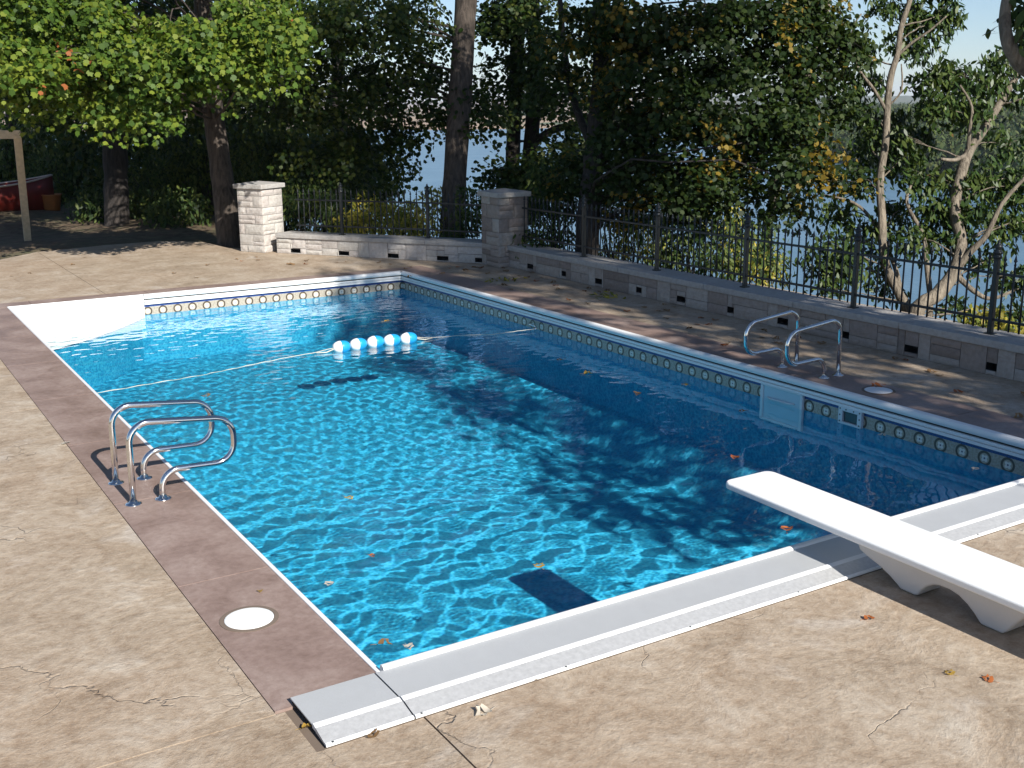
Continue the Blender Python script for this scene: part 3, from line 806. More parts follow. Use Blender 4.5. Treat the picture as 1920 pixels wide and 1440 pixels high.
def hgt(X, Y):
    X = np.asarray(X, float); Y = np.asarray(Y, float); s = sdist(X, Y)
    z = -.58 * np.maximum(0, s - .1) - .35 * np.clip(s + .2, 0, 1)
    z += np.where(s > 1, .25 * np.sin(X * 1.3 + Y * .7) * np.sin(Y * 1.1 - X * .4), 0) * .8
    inside = np.clip(-s / 4, 0, 1)
    back = np.clip((Y - 16.3) / 2, 0, 1)
    z += back * inside * (.10 * np.sin(X * .9) * np.sin(Y * .8 + 1) + .05)
    return np.maximum(z - .05, -17)


gx = np.concatenate([np.arange(-60, -8, 3), np.arange(-8, 40, .4), np.arange(40, 90, 2.5)]); gy = np.concatenate([np.arange(-60, -8, 3), np.arange(-8, 40, .4), np.arange(40, 90, 2.5)])
X, Y = np.meshgrid(gx, gy); Z = hgt(X, Y)
Z = np.where((X > -6.9) & (X < 7.5) & (Y > -8.9) & (sdist(X, Y) < -.12) & (Y < 15.0), -2.6, Z)
Z = np.where((X < -6.9) & (Y < 15.5), -.06, Z)
struct(grid_mesh('ground', X, Y, Z, M['ground']))

# lake and far shore in polar rings about the camera, shore bearings from image pixels
naz = 240; az = np.linspace(R(-40), R(100), naz)
rr = np.concatenate([np.linspace(4, 120, 30), np.geomspace(130, 9000, 60)])
A, Q = np.meshgrid(az, rr)
struct(grid_mesh('lake', Q * np.sin(A) - 1.83, Q * np.cos(A) - 4.08, np.full_like(A, -15.2), M['lake'], False))
deg = np.degrees(az)
shore = np.interp(deg, [-40, 20, 29, 33, 38, 42, 44.5, 46.5, 49, 52, 56, 62, 100], [820, 820, 800, 830, 900, 900, 760, 430, 330, 290, 255, 230, 230])
shore = shore * (1 + .03 * np.sin(deg * 3.1) + .02 * np.sin(deg * 7.7))
fr = np.concatenate([[-.01], np.geomspace(.004, 1, 10) * .12, np.linspace(.15, 1, 14), np.linspace(1.2, 12, 40)])
A, F = np.meshgrid(az, fr); SR = shore[None, :] * (1 + F)
hill = 26 * (np.sin(A * 9 + 1) * .5 + .5 + .35 * np.sin(A * 23)) * smooth01(2600, 4200, SR) + 30 * smooth01(4200, 6500, SR)
lowrise = 2.2 * smooth01(0, .05, F) + 6.5 * smooth01(.05, .9, F) + .8 * np.sin(SR * .02 + A * 30)
Z = -15.6 + np.where(F < 0, -.5, lowrise * smooth01(-.01, .02, F)) + hill
struct(grid_mesh('far_shore', SR * np.sin(A) - 1.83, SR * np.cos(A) - 4.08, Z, M['shore']))


# ------------------------------------------------------------------ foliage
SH = dict(
    maple=np.array([(0, -.46), (.24, -.42), (.47, -.24), (.37, -.05), (.45, .20), (.23, .22), (0, .54), (-.23, .22), (-.45, .20), (-.37, -.05), (-.47, -.24), (-.24, -.42)]),
    oval=np.array([(0, -.55), (.16, -.28), (.22, .02), (.13, .34), (0, .6), (-.13, .34), (-.22, .02), (-.16, -.28)]),
    small=np.array([(0, -.5), (.26, -.15), (.2, .25), (0, .5), (-.2, .25), (-.26, -.15)]),
)


def leaf_mesh(name, C, N, size, shape, mat, parent, g, droop=.0, axis_down=.6):
    """one mesh of many single leaves: C centres, N leaf normals"""
    k = len(C); S = SH[shape]; m = len(S)
    N = N / np.linalg.norm(N, axis=1, keepdims=True)
    down = np.array([0, 0, -1.0]) + g.normal(0, 1 - axis_down, (k, 3)); B = down - N * (down * N).sum(1, keepdims=True); B /= np.linalg.norm(B, axis=1, keepdims=True) + 1e-9
    T = np.cross(B, N); s = size * g.uniform(.65, 1.25, k)
    fold = -.35 * np.abs(S[:, 0]) - .25 * S[:, 1] ** 2 * (S[:, 1] > 0)
    V = C[:, None, :] + s[:, None, None] * (S[None, :, 0, None] * T[:, None, :] + S[None, :, 1, None] * B[:, None, :] + fold[None, :, None] * N[:, None, :])
    ob = np_mesh(name, V.reshape(-1, 3), np.arange(k * m), np.arange(0, k * m, m), mat, False)
    if parent is not None:
        off = np.array(parent.location); ob.data.vertices.foreach_set('co', (V.reshape(-1, 3) - off).astype(np.float32).ravel()); ob.parent = parent; ob.data.update()
    return ob


def sprays(blobs, g, flat=.22, R0=.38, per=34, out_bias=(0, -.55, .0), up=.8, jit=.45, sag=.35):
    """blob = (centre, (rx, ry, rz) in world metres, number of sprays); a spray is a drooping fan of leaves at a twig end"""
    Cs, Ns, tips = [], [], []
    for c, rad, n in blobs:
        c = np.array(c, float); rad = np.array(rad, float)
        q = g.normal(0, 1, (n, 3)); q /= np.linalg.norm(q, axis=1, keepdims=True); q *= g.uniform(.25, 1, (n, 1)) ** .45
        sc_ = c + q * rad
        o = q * np.array([1, 1, .25]); sn = np.array([0, 0, up]) + .55 * o + np.array(out_bias) + g.normal(0, .28, (n, 3)); sn /= np.linalg.norm(sn, axis=1, keepdims=True)
        ref = np.cross(sn, np.array([0, 0, 1.0]) + g.normal(0, .2, (n, 3))); ref /= np.linalg.norm(ref, axis=1, keepdims=True); bt = np.cross(sn, ref)
        m = per; rr_ = R0 * np.sqrt(g.uniform(0, 1, (n, m))) * g.uniform(.6, 1.3, (n, 1)); th = g.uniform(0, 6.283, (n, m))
        P = sc_[:, None] + (rr_ * np.cos(th))[..., None] * ref[:, None] + (rr_ * np.sin(th))[..., None] * bt[:, None] + g.normal(0, flat * R0, (n, m, 1)) * sn[:, None]
        P[..., 2] -= sag * rr_ ** 2 / R0
        Nn = sn[:, None] + .5 * (rr_ / R0)[..., None] * (np.cos(th)[..., None] * ref[:, None] + np.sin(th)[..., None] * bt[:, None]) + g.normal(0, jit, (n, m, 3))
        Cs.append(P.reshape(-1, 3)); Ns.append(Nn.reshape(-1, 3)); tips.append(sc_)
    return np.concatenate(Cs), np.concatenate(Ns), tips


def vb(px, py, d, rx, ry, rd, n):
    """foliage mass around an image pixel at depth d; half-sizes across and up in image pixels, depth in metres"""
    c = at(px, py, d); k = d / FPX
    return (c, (max(rx * k * .85 + rd * .3, .1), max(rd * .85 + rx * k * .3, .1), max(ry * k, .08)), n)


def limb(b, p, q, r0, r1, g, bend=.12, n=7, seg=7):
    p, q = Vector(p), Vector(q); L = (q - p).length; pts = []; rs = []
    off = Vector(g.normal(0, bend * L, 3)) * Vector((1, 1, .5))
    for i in range(seg + 1):
        f = i / seg; w = math.sin(f * math.pi)
        pts.append(p.lerp(q, f) + off * w + Vector((0, 0, .10 * L * w)) + Vector(g.normal(0, .012 * L, 3)) * (1 if 0 < i < seg else 0)); rs.append(r0 + (r1 - r0) * f)
    b.tube(pts, rs, n)


def trunk_line(b, pts, r0, r1, g, n=14, sub=4, wob=.03, flare=0.0):
    P = [Vector(p) for p in pts]; out = []
    for i in range(len(P) - 1):
        p0, p1, p2, p3 = P[max(i - 1, 0)], P[i], P[i + 1], P[min(i + 2, len(P) - 1)]
        for k in range(sub):
            t = k / sub; out.append(.5 * ((2 * p1) + (p2 - p0) * t + (2 * p0 - 5 * p1 + 4 * p2 - p3) * t * t + (3 * p1 - p0 - 3 * p2 + p3) * t ** 3))
    out.append(P[-1]); m = len(out) - 1
    rs = [(r0 + (r1 - r0) * i / m) * (1 + g.normal(0, wob)) + flare * max(0, 1 - i / 4) for i in range(m + 1)]
    b.tube(out, rs, n); return out


def tree(name, lab, cat, trunk, r0, r1, blobs, leaf, group, seed, bark='bark', limbs=.05, size=.11, shape='maple', per=34, R0=.38, flare=.05, extra=(), twigs=0.0, zmin=-99, **kw):
    g = np.random.default_rng(seed)
    base = Vector(trunk[0]); t = thing(name, lab, cat, base, 0, group)
    b = MB(); line = trunk_line(b, trunk, r0, r1, g, flare=flare)
    for (pts, a, c) in extra: trunk_line(b, pts, a, c, g, 10)
    Cc, Nn, tips = sprays(blobs, g, R0=R0, per=per, **kw)
    if limbs:
        for bl, tp in zip(blobs, tips):
            c = Vector(bl[0])
            if c.z < zmin: continue
            up = [p for p in line if p.z < c.z + .3] or line[:1]
            s = min(up, key=lambda p: (p - c).length + 3 * abs(c.z - p.z - .25))
            limb(b, s, c, limbs, limbs * .3, g)
            if twigs:
                for q in tp[::max(1, int(1 / twigs))]: limb(b, c.lerp(s, g.uniform(0, .35)), q, limbs * .28, limbs * .08, g, .10, 5, 5)
    b.build('trunk', M[bark], t, smooth=True, world=True)
    leaf_mesh('crown', Cc, Nn, size, shape, M[leaf], t, g)
    return t


def base_at(px, py_vis, d, extra_pts, dz=0.0):
    """trunk foot: from the lowest seen point straight down to the terrain"""
    p = at(px, py_vis, d); z = float(hgt(p.x, p.y)); return Vector((p.x, p.y, min(z - .1, p.z - .05)))


def wb(x, y, z, rx, ry, rz, n): return ((x, y, z), (rx, ry, rz), n)


def layers(bls, g, k=3, thin=.24):
    """boughs of a maple: each foliage mass as a few flat drooping tiers with air between them"""
    out = []
    for c, r, n in bls:
        for i in range(k):
            f = (i + .5) / k * 2 - 1
            out.append((Vector(c) + Vector((g.normal(0, .25) * r[0], g.normal(0, .2) * r[1], f * r[2] * .85)), (r[0] * .8, r[1] * .9, r[2] * thin), max(2, round(n / k))))
    return out


def tp(*pts): return [at(*p) for p in pts]


def foot(pts):
    p = pts[0]; z = float(hgt(p.x, p.y)) - .1
    return ([Vector((p.x + (p.x - pts[1].x) * .15, p.y, z))] if z < p.z - .15 else []) + pts


WOOD = 'trees along the wooded bluff'
# --- the lit maple over the far left corner of the deck
tr = foot(tp((430, 452, 20.3), (424, 390, 20.25), (412, 300, 20.2), (398, 200, 20.1), (388, 100, 20), (380, 0, 20), (372, -200, 20)))
bl = [vb(*a) for a in ((40, 20, 17, 120, 50, 1.4, 44), (170, 40, 16.8, 110, 46, 1.3, 40), (320, 70, 16.8, 60, 30, 1.1, 16), (60, 95, 16.8, 110, 46, 1.4, 44), (190, 110, 16.4, 100, 42, 1.2, 40),
                       (20, 175, 17, 50, 26, .8, 12), (300, 130, 16.3, 80, 40, 1.1, 30), (380, 80, 16.1, 80, 44, 1.1, 34), (470, 50, 16.3, 80, 46, 1.1, 34), (430, 120, 16.6, 80, 30, .9, 20), (520, 90, 16.9, 40, 40, .8, 12),
                       (265, 170, 16.1, 55, 24, .7, 13), (205, 205, 16.2, 24, 14, .3, 4), (290, 205, 16.2, 22, 14, .3, 3), (150, 165, 16.5, 50, 20, .6, 9), (-60, 80, 17, 60, 90, 1.4, 26), (490, 10, 16.9, 70, 26, .9, 16))]
bl = layers(bl, np.random.default_rng(1)); bl += [wb(1.5, 14.2, 6.2, 3.4, 2.2, 1.4, 130), wb(3.4, 15.5, 5.6, 1.3, 1.5, .8, 70), wb(4.6, 15.0, 6.6, 2.6, 2.2, 1.6, 130), wb(2.6, 16.5, 8.8, 3.6, 2.6, 1.8, 190)]
tree('maple_tree', 'maple with bright sunlit yellow green leaves overhanging the far left deck', 'tree', tr, .235, .15, bl, 'maple', WOOD, 101, 'bark', .022, .088, per=66, R0=.36, twigs=.2, sag=.55, flat=.15, out_bias=(0, -.25, 0), jit=.62)
# red-brown dying sprig in the lit maple is in the leaf colour noise; second trunk behind it
tr = foot(tp((219, 415, 23.7), (217, 330, 23.6), (214, 230, 23.5), (208, 120, 23.4), (200, 0, 23.3), (195, -150, 23.3)))
bl = [vb(*a) for a in ((60, 40, 23, 150, 90, 1.5, 60), (240, 60, 23, 130, 90, 1.5, 60), (130, 190, 23.5, 150, 60, 1.3, 44), (330, 190, 23, 120, 60, 1.3, 40), (420, 80, 22.5, 120, 100, 1.4, 60))] + [wb(2.5, 19.5, 8.2, 4.5, 2.6, 2.4, 400)]
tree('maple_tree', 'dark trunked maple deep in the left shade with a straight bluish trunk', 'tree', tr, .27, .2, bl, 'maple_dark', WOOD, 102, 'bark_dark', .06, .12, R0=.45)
# --- tall leaning trunk in front of the lake
tr = foot(tp((846, 452, 19.8), (850, 380, 19.8), (856, 280, 19.8), (864, 160, 19.8), (870, 60, 19.8), (876, -40, 19.8), (884, -250, 19.8)))
bl = [vb(*a) for a in ((690, 45, 19, 90, 55, 1.0, 34), (600, 60, 20.5, 90, 70, 1.2, 36), (790, 40, 20, 50, 60, 1.0, 24), (560, 170, 21, 90, 80, 1.2, 38), (650, 180, 20.6, 90, 60, 1.2, 36), (740, 170, 20.3, 70, 60, 1.0, 30), (800, 150, 20.4, 34, 60, .7, 12),
                       (620, 280, 21, 80, 40, 1.0, 24), (700, 265, 20.8, 60, 32, .8, 18), (745, 315, 20.5, 22, 30, .4, 5), (805, 225, 20.3, 30, 34, .5, 7), (905, 150, 20.2, 26, 40, .5, 6), (900, 220, 19.6, 34, 24, .4, 5), (885, 180, 20, 26, 34, .5, 6), (780, 250, 20.4, 30, 20, .5, 5))]
bl += [wb(5.5, 15.5, 7.4, 2.4, 2, 1.8, 170), wb(8.3, 14.6, 7.2, 2.2, 2.2, 1.6, 150)]
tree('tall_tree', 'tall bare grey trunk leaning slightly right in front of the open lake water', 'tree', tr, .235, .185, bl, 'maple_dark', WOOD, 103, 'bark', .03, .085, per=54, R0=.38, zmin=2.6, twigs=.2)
# --- pair of dark trunks behind the shaded pillar
tr = foot(tp((958, 400, 22), (960, 330, 22), (964, 230, 22), (968, 120, 22), (972, 0, 22), (975, -150, 22)))
e1 = tp((988, 420, 21.9), (990, 330, 21.9), (998, 240, 21.9), (1002, 140, 21.9), (1000, 0, 21.9)); e2 = tp((1001, 270, 21.9), (1022, 252, 21.8), (1048, 240, 21.7), (1085, 232, 21.5), (1120, 205, 21.3))
bl = [vb(*a) for a in ((1010, 30, 20.5, 90, 50, 1.0, 34), (1040, 120, 21, 60, 60, .9, 24), (985, 100, 21, 40, 60, .8, 14), (925, 30, 21, 30, 28, .5, 6), (950, 150, 21, 26, 50, .6, 10), (935, 205, 21, 26, 22, .4, 4), (1065, 190, 21.5, 50, 50, .9, 20),
                       (930, 325, 20.4, 34, 24, .5, 8), (985, 340, 20.5, 44, 30, .6, 16), (1040, 330, 20.5, 50, 60, .8, 26), (1060, 270, 21, 44, 50, .8, 16), (930, 62, 20.6, 26, 24, .5, 7), (960, 20, 20.6, 40, 30, .6, 12))] + [wb(10.5, 14.5, 6.6, 2.2, 2, 1.8, 150)]
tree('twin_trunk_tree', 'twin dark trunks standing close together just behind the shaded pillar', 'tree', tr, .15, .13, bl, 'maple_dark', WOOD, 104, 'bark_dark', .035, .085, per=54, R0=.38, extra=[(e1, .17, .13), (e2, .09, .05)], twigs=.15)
# --- maple with turning leaves, right of centre
tr = foot(tp((1100, 478, 16.6), (1104, 400, 16.6), (1114, 300, 16.6), (1124, 200, 16.6), (1130, 100, 16.6), (1128, 0, 16.6), (1125, -150, 16.6)))
bl = [vb(*a) for a in ((1095, 50, 16, 80, 50, .8, 28), (1190, 60, 15.6, 80, 55, .8, 28), (1290, 50, 15.4, 80, 55, .8, 28), (1390, 40, 15.4, 80, 45, .8, 24), (1475, 50, 15.8, 60, 40, .7, 16), (1230, 150, 15.2, 80, 50, .7, 26), (1320, 150, 15.2, 70, 45, .7, 20),
                       (1400, 130, 15.4, 60, 50, .7, 18), (1480, 140, 15.6, 60, 50, .7, 16), (1330, 240, 15.4, 90, 40, .7, 24), (1420, 240, 15.4, 80, 45, .7, 24), (1500, 250, 15.5, 60, 50, .7, 18), (1230, 240, 15.8, 70, 50, .8, 22), (1160, 180, 16, 50, 60, .7, 18),
                       (1520, 190, 15.8, 40, 40, .6, 9), (1545, 300, 15.4, 44, 30, .5, 9), (1470, 310, 15.4, 60, 24, .5, 10), (1170, 270, 16.5, 50, 50, .7, 16), (1560, 110, 16, 36, 40, .6, 8), (1070, 150, 16.6, 40, 60, .7, 14), (1440, 190, 15.4, 40, 30, .5, 6), (1580, 200, 15.6, 30, 30, .4, 5), (1590, 330, 15.3, 26, 24, .4, 4), (1200, 330, 15.9, 80, 40, .6, 20), (1290, 330, 15.7, 80, 40, .6, 20), (1380, 320, 15.7, 70, 36, .6, 16), (1310, 390, 15.9, 60, 28, .5, 12), (1420, 370, 15.7, 40, 36, .5, 9), (1070, 330, 16.9, 50, 40, .6, 14), (1210, 395, 16.2, 50, 26, .5, 9), (1540, 28, 15.9, 56, 36, .6, 15), (1465, 15, 15.8, 60, 30, .6, 14), (1588, 75, 16, 36, 36, .5, 9), (1530, 130, 16, 40, 36, .5, 9))]
bl = layers(bl, np.random.default_rng(2), 2, .32); bl += [wb(9.0, 8.6, 5.4, 2.4, 2.0, 1.3, 150), wb(11, 9.5, 6.0, 2.2, 2, 1.4, 100)]
e1 = tp((1124, 200, 16.6), (1180, 130, 16.2), (1240, 80, 15.9), (1320, 30, 15.6), (1400, -20, 15.4))
e2 = tp((1116, 290, 16.6), (1080, 200, 17), (1060, 110, 17.2), (1050, 0, 17.4))
tree('maple_tree', 'dark maple with some golden turning leaves spreading right over the low wall', 'tree', tr, .185, .13, bl, 'maple_gold', WOOD, 105, 'bark_dark', .022, .078, per=60, out_bias=(0, -.2, 0), jit=.6, R0=.34, extra=[(e1, .08, .04), (e2, .07, .04)], twigs=.25)
# --- pale straight snag
tr = foot(tp((1437, 450, 22), (1446, 400, 22), (1458, 340, 22), (1474, 280, 22), (1496, 210, 22), (1514, 150, 22), (1530, 90, 22), (1546, 30, 22), (1560, -40, 22)))
bl = [vb(*a) for a in ((1530, 60, 21.6, 50, 24, .6, 7), (1600, 110, 21, 34, 26, .5, 6), (1560, 170, 21, 44, 26, .5, 8), (1450, 420, 21.4, 26, 40, .5, 7), (1500, 345, 21, 40, 30, .5, 8), (1525, 410, 21, 34, 26, .5, 6), (1500, 390, 21.3, 26, 20, .4, 4), (1390, 300, 21, 50, 30, .5, 8))]
tree('bare_tree', 'pale straight trunk standing against the lake right of centre', 'tree', tr, .115, .075, bl, 'oak', WOOD, 106, 'bark_pale', .02, .13, 'oval', 20, .32, flare=.02, twigs=.3)
EX = 4.2                                                    # these two pushed out along the line of sight, well out on the slope
def tq(*pts): return [at(x, y, d + EX) for x, y, d in pts]


def vq(px, py, d, rx, ry, rd, n): return vb(px, py, d + EX + .45, rx * .92, ry * .85, rd, max(2, round(n * 1.25)))


# --- crooked pale tree
tr = foot(tq((1700, 606, 13.6), (1688, 556, 13.6), (1668, 515, 13.6), (1656, 470, 13.6), (1654, 410, 13.6), (1650, 340, 13.6), (1660, 270, 13.6), (1664, 200, 13.6), (1670, 145, 13.6), (1683, 100, 13.6), (1690, 50, 13.6), (1706, 0, 13.6), (1715, -60, 13.6)))
e1 = tq((1660, 205, 13.6), (1640, 170, 13.6), (1610, 130, 13.7), (1596, 90, 13.8), (1600, 50, 13.8), (1615, 26, 13.8)); e2 = tq((1681, 106, 13.6), (1710, 80, 13.5), (1740, 60, 13.4), (1775, 30, 13.3)); e3 = tq((1690, 560, 13.6), (1678, 500, 13.7), (1640, 420, 13.8), (1600, 380, 13.9), (1540, 365, 14)); e4 = tq((1664, 200, 13.6), (1690, 170, 13.5), (1690, 120, 13.5))
bl = [vq(*a) for a in ((1700, 80, 13.5, 34, 22, .3, 9), (1745, 42, 13.4, 44, 24, .3, 12), (1785, 22, 13.3, 26, 20, .25, 6), (1690, 12, 13.6, 50, 18, .3, 10), (1612, 92, 13.8, 22, 30, .25, 6), (1625, 150, 13.8, 30, 22, .25, 6), (1605, 200, 14, 30, 28, .3, 7), (1665, 222, 13.9, 36, 22, .3, 8),
                       (1640, 270, 13.9, 44, 24, .3, 10), (1620, 330, 14, 40, 34, .3, 12), (1690, 300, 13.8, 30, 26, .3, 8), (1580, 395, 14, 34, 22, .3, 7), (1560, 470, 13.4, 40, 44, .35, 14), (1600, 500, 13.4, 44, 50, .35, 16), (1635, 440, 13.5, 30, 40, .3, 10), (1550, 540, 13.2, 24, 18, .2, 4), (1660, 530, 13.4, 26, 26, .3, 5), (1715, -50, 13.5, 50, 30, .35, 12), (1640, -40, 13.8, 46, 28, .35, 10), (1760, -30, 13.4, 40, 24, .3, 8), (1690, 400, 13.7, 30, 36, .3, 9), (1725, 250, 13.8, 26, 20, .3, 5))]
tree('crooked_tree', 'slender crooked pale tree with thin curving trunk and open oval leafed crown', 'tree', tr, .085, .036, bl, 'oak', WOOD, 107, 'bark_pale', .014, .118, 'oval', 34, .25, flare=.02, extra=[(e1, .030, .012), (e2, .026, .012), (e3, .045, .015), (e4, .02, .01)], twigs=.35, sag=.8, jit=.6)
# --- leaning pale tree at the right
tr = foot(tq((1712, 604, 13), (1758, 552, 13), (1790, 508, 13), (1802, 455, 13.1), (1790, 385, 13.2), (1812, 295, 13.3), (1846, 240, 13.4), (1873, 197, 13.5), (1907, 140, 13.6), (1950, 50, 13.7)))
e1 = tq((1813, 290, 13.3), (1790, 300, 13.1), (1764, 298, 13)); e2 = tq((1815, 285, 13.3), (1818, 245, 13.2), (1822, 200, 13.1), (1800, 160, 13)); e3 = tq((1790, 508, 13), (1822, 470, 12.9), (1850, 440, 12.8), (1880, 380, 12.7), (1925, 330, 12.6)); e4 = tq((1742, 610, 13.3), (1744, 560, 13.3), (1738, 500, 13.3), (1730, 440, 13.3), (1700, 380, 13.3), (1712, 340, 13.3))
e5 = tq((1790, 512, 13), (1825, 545, 12.9), (1860, 560, 12.9), (1910, 540, 12.9)); e6 = tq((1875, 195, 13.5), (1895, 192, 13.4), (1915, 185, 13.3))
bl = [vq(*a) for a in ((1745, 150, 13.1, 34, 26, .3, 9), (1790, 140, 13, 46, 34, .3, 14), (1840, 150, 13.1, 40, 36, .3, 13), (1880, 110, 13.2, 36, 30, .3, 10), (1765, 195, 13, 50, 26, .3, 12), (1815, 205, 13, 40, 24, .3, 9), (1895, 180, 13.2, 26, 30, .3, 7), (1735, 330, 13, 40, 24, .3, 9), (1790, 340, 12.9, 46, 28, .3, 12),
                       (1850, 330, 12.9, 46, 32, .3, 13), (1905, 350, 12.8, 34, 34, .3, 10), (1760, 390, 12.9, 50, 30, .3, 13), (1830, 395, 12.8, 44, 30, .3, 12), (1890, 425, 12.7, 40, 30, .3, 11), (1722, 445, 13, 40, 30, .3, 10), (1790, 445, 12.9, 30, 26, .3, 7), (1860, 480, 12.8, 26, 26, .3, 5), (1895, 270, 13, 30, 26, .3, 7), (1700, 260, 13.2, 30, 26, .3, 7), (1890, 590, 12.5, 36, 24, .3, 8), (1845, 606, 12.4, 26, 12, .2, 4), (1912, 520, 12.6, 22, 30, .3, 6), (1950, 40, 13.6, 44, 34, .35, 11), (1985, 110, 13.6, 40, 36, .35, 10), (1925, 90, 13.5, 24, 20, .3, 5), (1970, 330, 12.6, 44, 40, .35, 10), (1990, 430, 12.6, 44, 36, .35, 9), (1800, 575, 12.7, 20, 14, .2, 3))]
tree('leaning_tree', 'pale leaning tree with forked limbs behind the right wall near the picture edge', 'tree', tr, .125, .046, bl, 'oak', WOOD, 108, 'bark_pale', .015, .118, 'oval', 34, .25, flare=.0, extra=[(e1, .04, .02), (e2, .035, .015), (e3, .06, .025), (e4, .055, .02), (e5, .05, .02), (e6, .02, .01)], twigs=.35, sag=.8, jit=.6)
# --- bough entering at the right edge
tr = foot(tp((2060, 330, 9.6), (2010, 220, 9.5), (1950, 150, 9.4), (1912, 120, 9.3), (1890, 80, 9.2), (1884, 30, 9.2), (1892, -20, 9.2), (1905, -90, 9.2)))
bl = [vb(*a) for a in ((1945, 40, 9.2, 26, 50, .3, 9), (1960, 110, 9.3, 34, 36, .3, 8), (1990, -20, 9.2, 60, 50, .4, 12), (2020, 160, 9.4, 40, 60, .4, 12))]
tree('bent_tree', 'tree whose smooth curved bough enters at the top right edge of the photo', 'tree', tr, .085, .034, bl, 'oak', WOOD, 109, 'bark_pale', .012, .115, 'oval', 22, .2, flare=0, twigs=.3, sag=.8, jit=.6)
# --- big broadleaf that shades the right deck, beyond the picture to the right of the camera
g = np.random.default_rng(7)
bl = []
for i in range(34):
    z = 3.4 + i * .38 + g.normal(0, .3); x0 = 4.7 if z < 11 else 5.9; x = g.uniform(x0 + .6, 8.4)
    bl.append(wb(x, -6.2 + g.normal(0, 1.1), z, 1.0, 1.1, .6, 6 if x < 6.6 else 8))
for x, z in ((4.75, 4.6), (4.95, 5.5), (4.55, 6.5), (5.1, 7.2), (4.8, 8.6), (5.2, 9.6), (4.35, 5.0), (5.5, 3.6)): bl.append(wb(x, -6 + g.normal(0, .4), z, .46, .5, .36, 6))
bl += [wb(5.65, -6, 6.05, .6, .8, .45, 9), wb(5.3, -6, 7.6, .6, .8, .5, 7), wb(5.0, -6, 4.7, .5, .7, .4, 6)]
tree('broadleaf_tree', 'tall broadleaf tree standing right of the camera and shading the right deck', 'tree', [(7.4, -6.6, -.1), (7.3, -6.5, 3), (7.2, -6.4, 7), (7.2, -6.3, 12), (7.1, -6.2, 16)], .26, .06, bl, 'maple_dark', WOOD, 110, 'bark', .05, .17, 'small', 26, .42)

bl = []  # second tree, out of view, added for the shade of its crown
for i in range(34):
    z = 9 + i * .42 + g.normal(0, .4); bl.append(wb(g.uniform(6.3, 8.9), -13 + g.normal(0, 1.2), z, 1.2, 1.3, .8, 9))
bl += [wb(6.95, -13, 16.6, .75, 1.2, 1.0, 17), wb(6.3, -13, 17.6, .6, 1.0, .9, 9), wb(7.3, -13, 15.4, .6, 1.0, .9, 9)]
tree('broadleaf_tree', 'taller unseen broadleaf tree added behind the camera whose crown shades the right wall', 'tree', [(8.4, -13.6, -.1), (8.3, -13.4, 6), (8.2, -13.2, 14), (8.1, -13, 22)], .3, .06, bl, 'maple_dark', WOOD, 111, 'bark', .05, .18, 'small', 26, .42)

# --- dark trees deep in the left wood, and trees closing the gaps behind
for i, (px, d, r, lab) in enumerate(((20, 31, .2, 'dark tree deep in the wood at the far left behind the timber frame'), (120, 34, .22, 'dark tree deep in the wood left of the straight bluish trunk'), (330, 30, .2, 'dark tree deep in the wood between the two left maple trunks'), (520, 29, .2, 'dark tree deep in the wood behind the sunlit pillar'), (630, 30, .18, 'dark tree deep in the wood behind the short wall'), (225, 29, .2, 'dark tree deep in the wood straight behind the bluish trunk'), (430, 28, .2, 'dark tree deep in the wood straight behind the mottled maple trunk'), (70, 38, .2, 'farthest dark tree behind the red boat at the far left'), (275, 37, .2, 'farthest dark tree in the wood right of the bluish trunk'), (480, 36, .2, 'farthest dark tree in the wood above the sunlit pillar'))):
    tr = foot(tp((px, 400, d), (px + 4, 250, d), (px, 100, d), (px - 6, -60, d), (px, -250, d)))
    bl = [vb(px, 40, d, 110, 90, 1.6, 46), vb(px + 20, 190, d, 100, 60, 1.4, 34), vb(px - 20, -100, d, 120, 90, 1.8, 40), vb(px, 290, d, 100, 60, 1.4, 70), vb(px + 10, 370, d, 100, 50, 1.4, 66)]
    tree('forest_tree', lab, 'tree', tr, r, r * .7, bl, 'maple_dark', WOOD, 130 + i, 'bark_dark', .05, .16, 'small', 26, .55)


def shrub(lab, blobs, leaf, seed, size=.085, shape='oval', per=26, R0=.26, group='shrubs behind the fence and in the wood', name='shrub', stems=.012, **kw):
    g = np.random.default_rng(seed); c = Vector(blobs[0][0]); z = float(hgt(c.x, c.y)); base = Vector((c.x, c.y, min(z, c.z - .2)))
    t = thing(name, lab, 'shrub', base, 0, group)
    Cc, Nn, tips = sprays(blobs, g, R0=R0, per=per, **kw)
    b = MB()
    for bl, tpz in zip(blobs, tips):
        for q in tpz[::4]:
            limb(b, base + Vector((g.normal(0, .12), g.normal(0, .12), -.05)), q, stems, stems * .35, g, .08, 5, 6)
    b.build('stems', M['bark_dark'], t, smooth=True, world=True)
    leaf_mesh('foliage', Cc, Nn, size, shape, M[leaf], t, g)


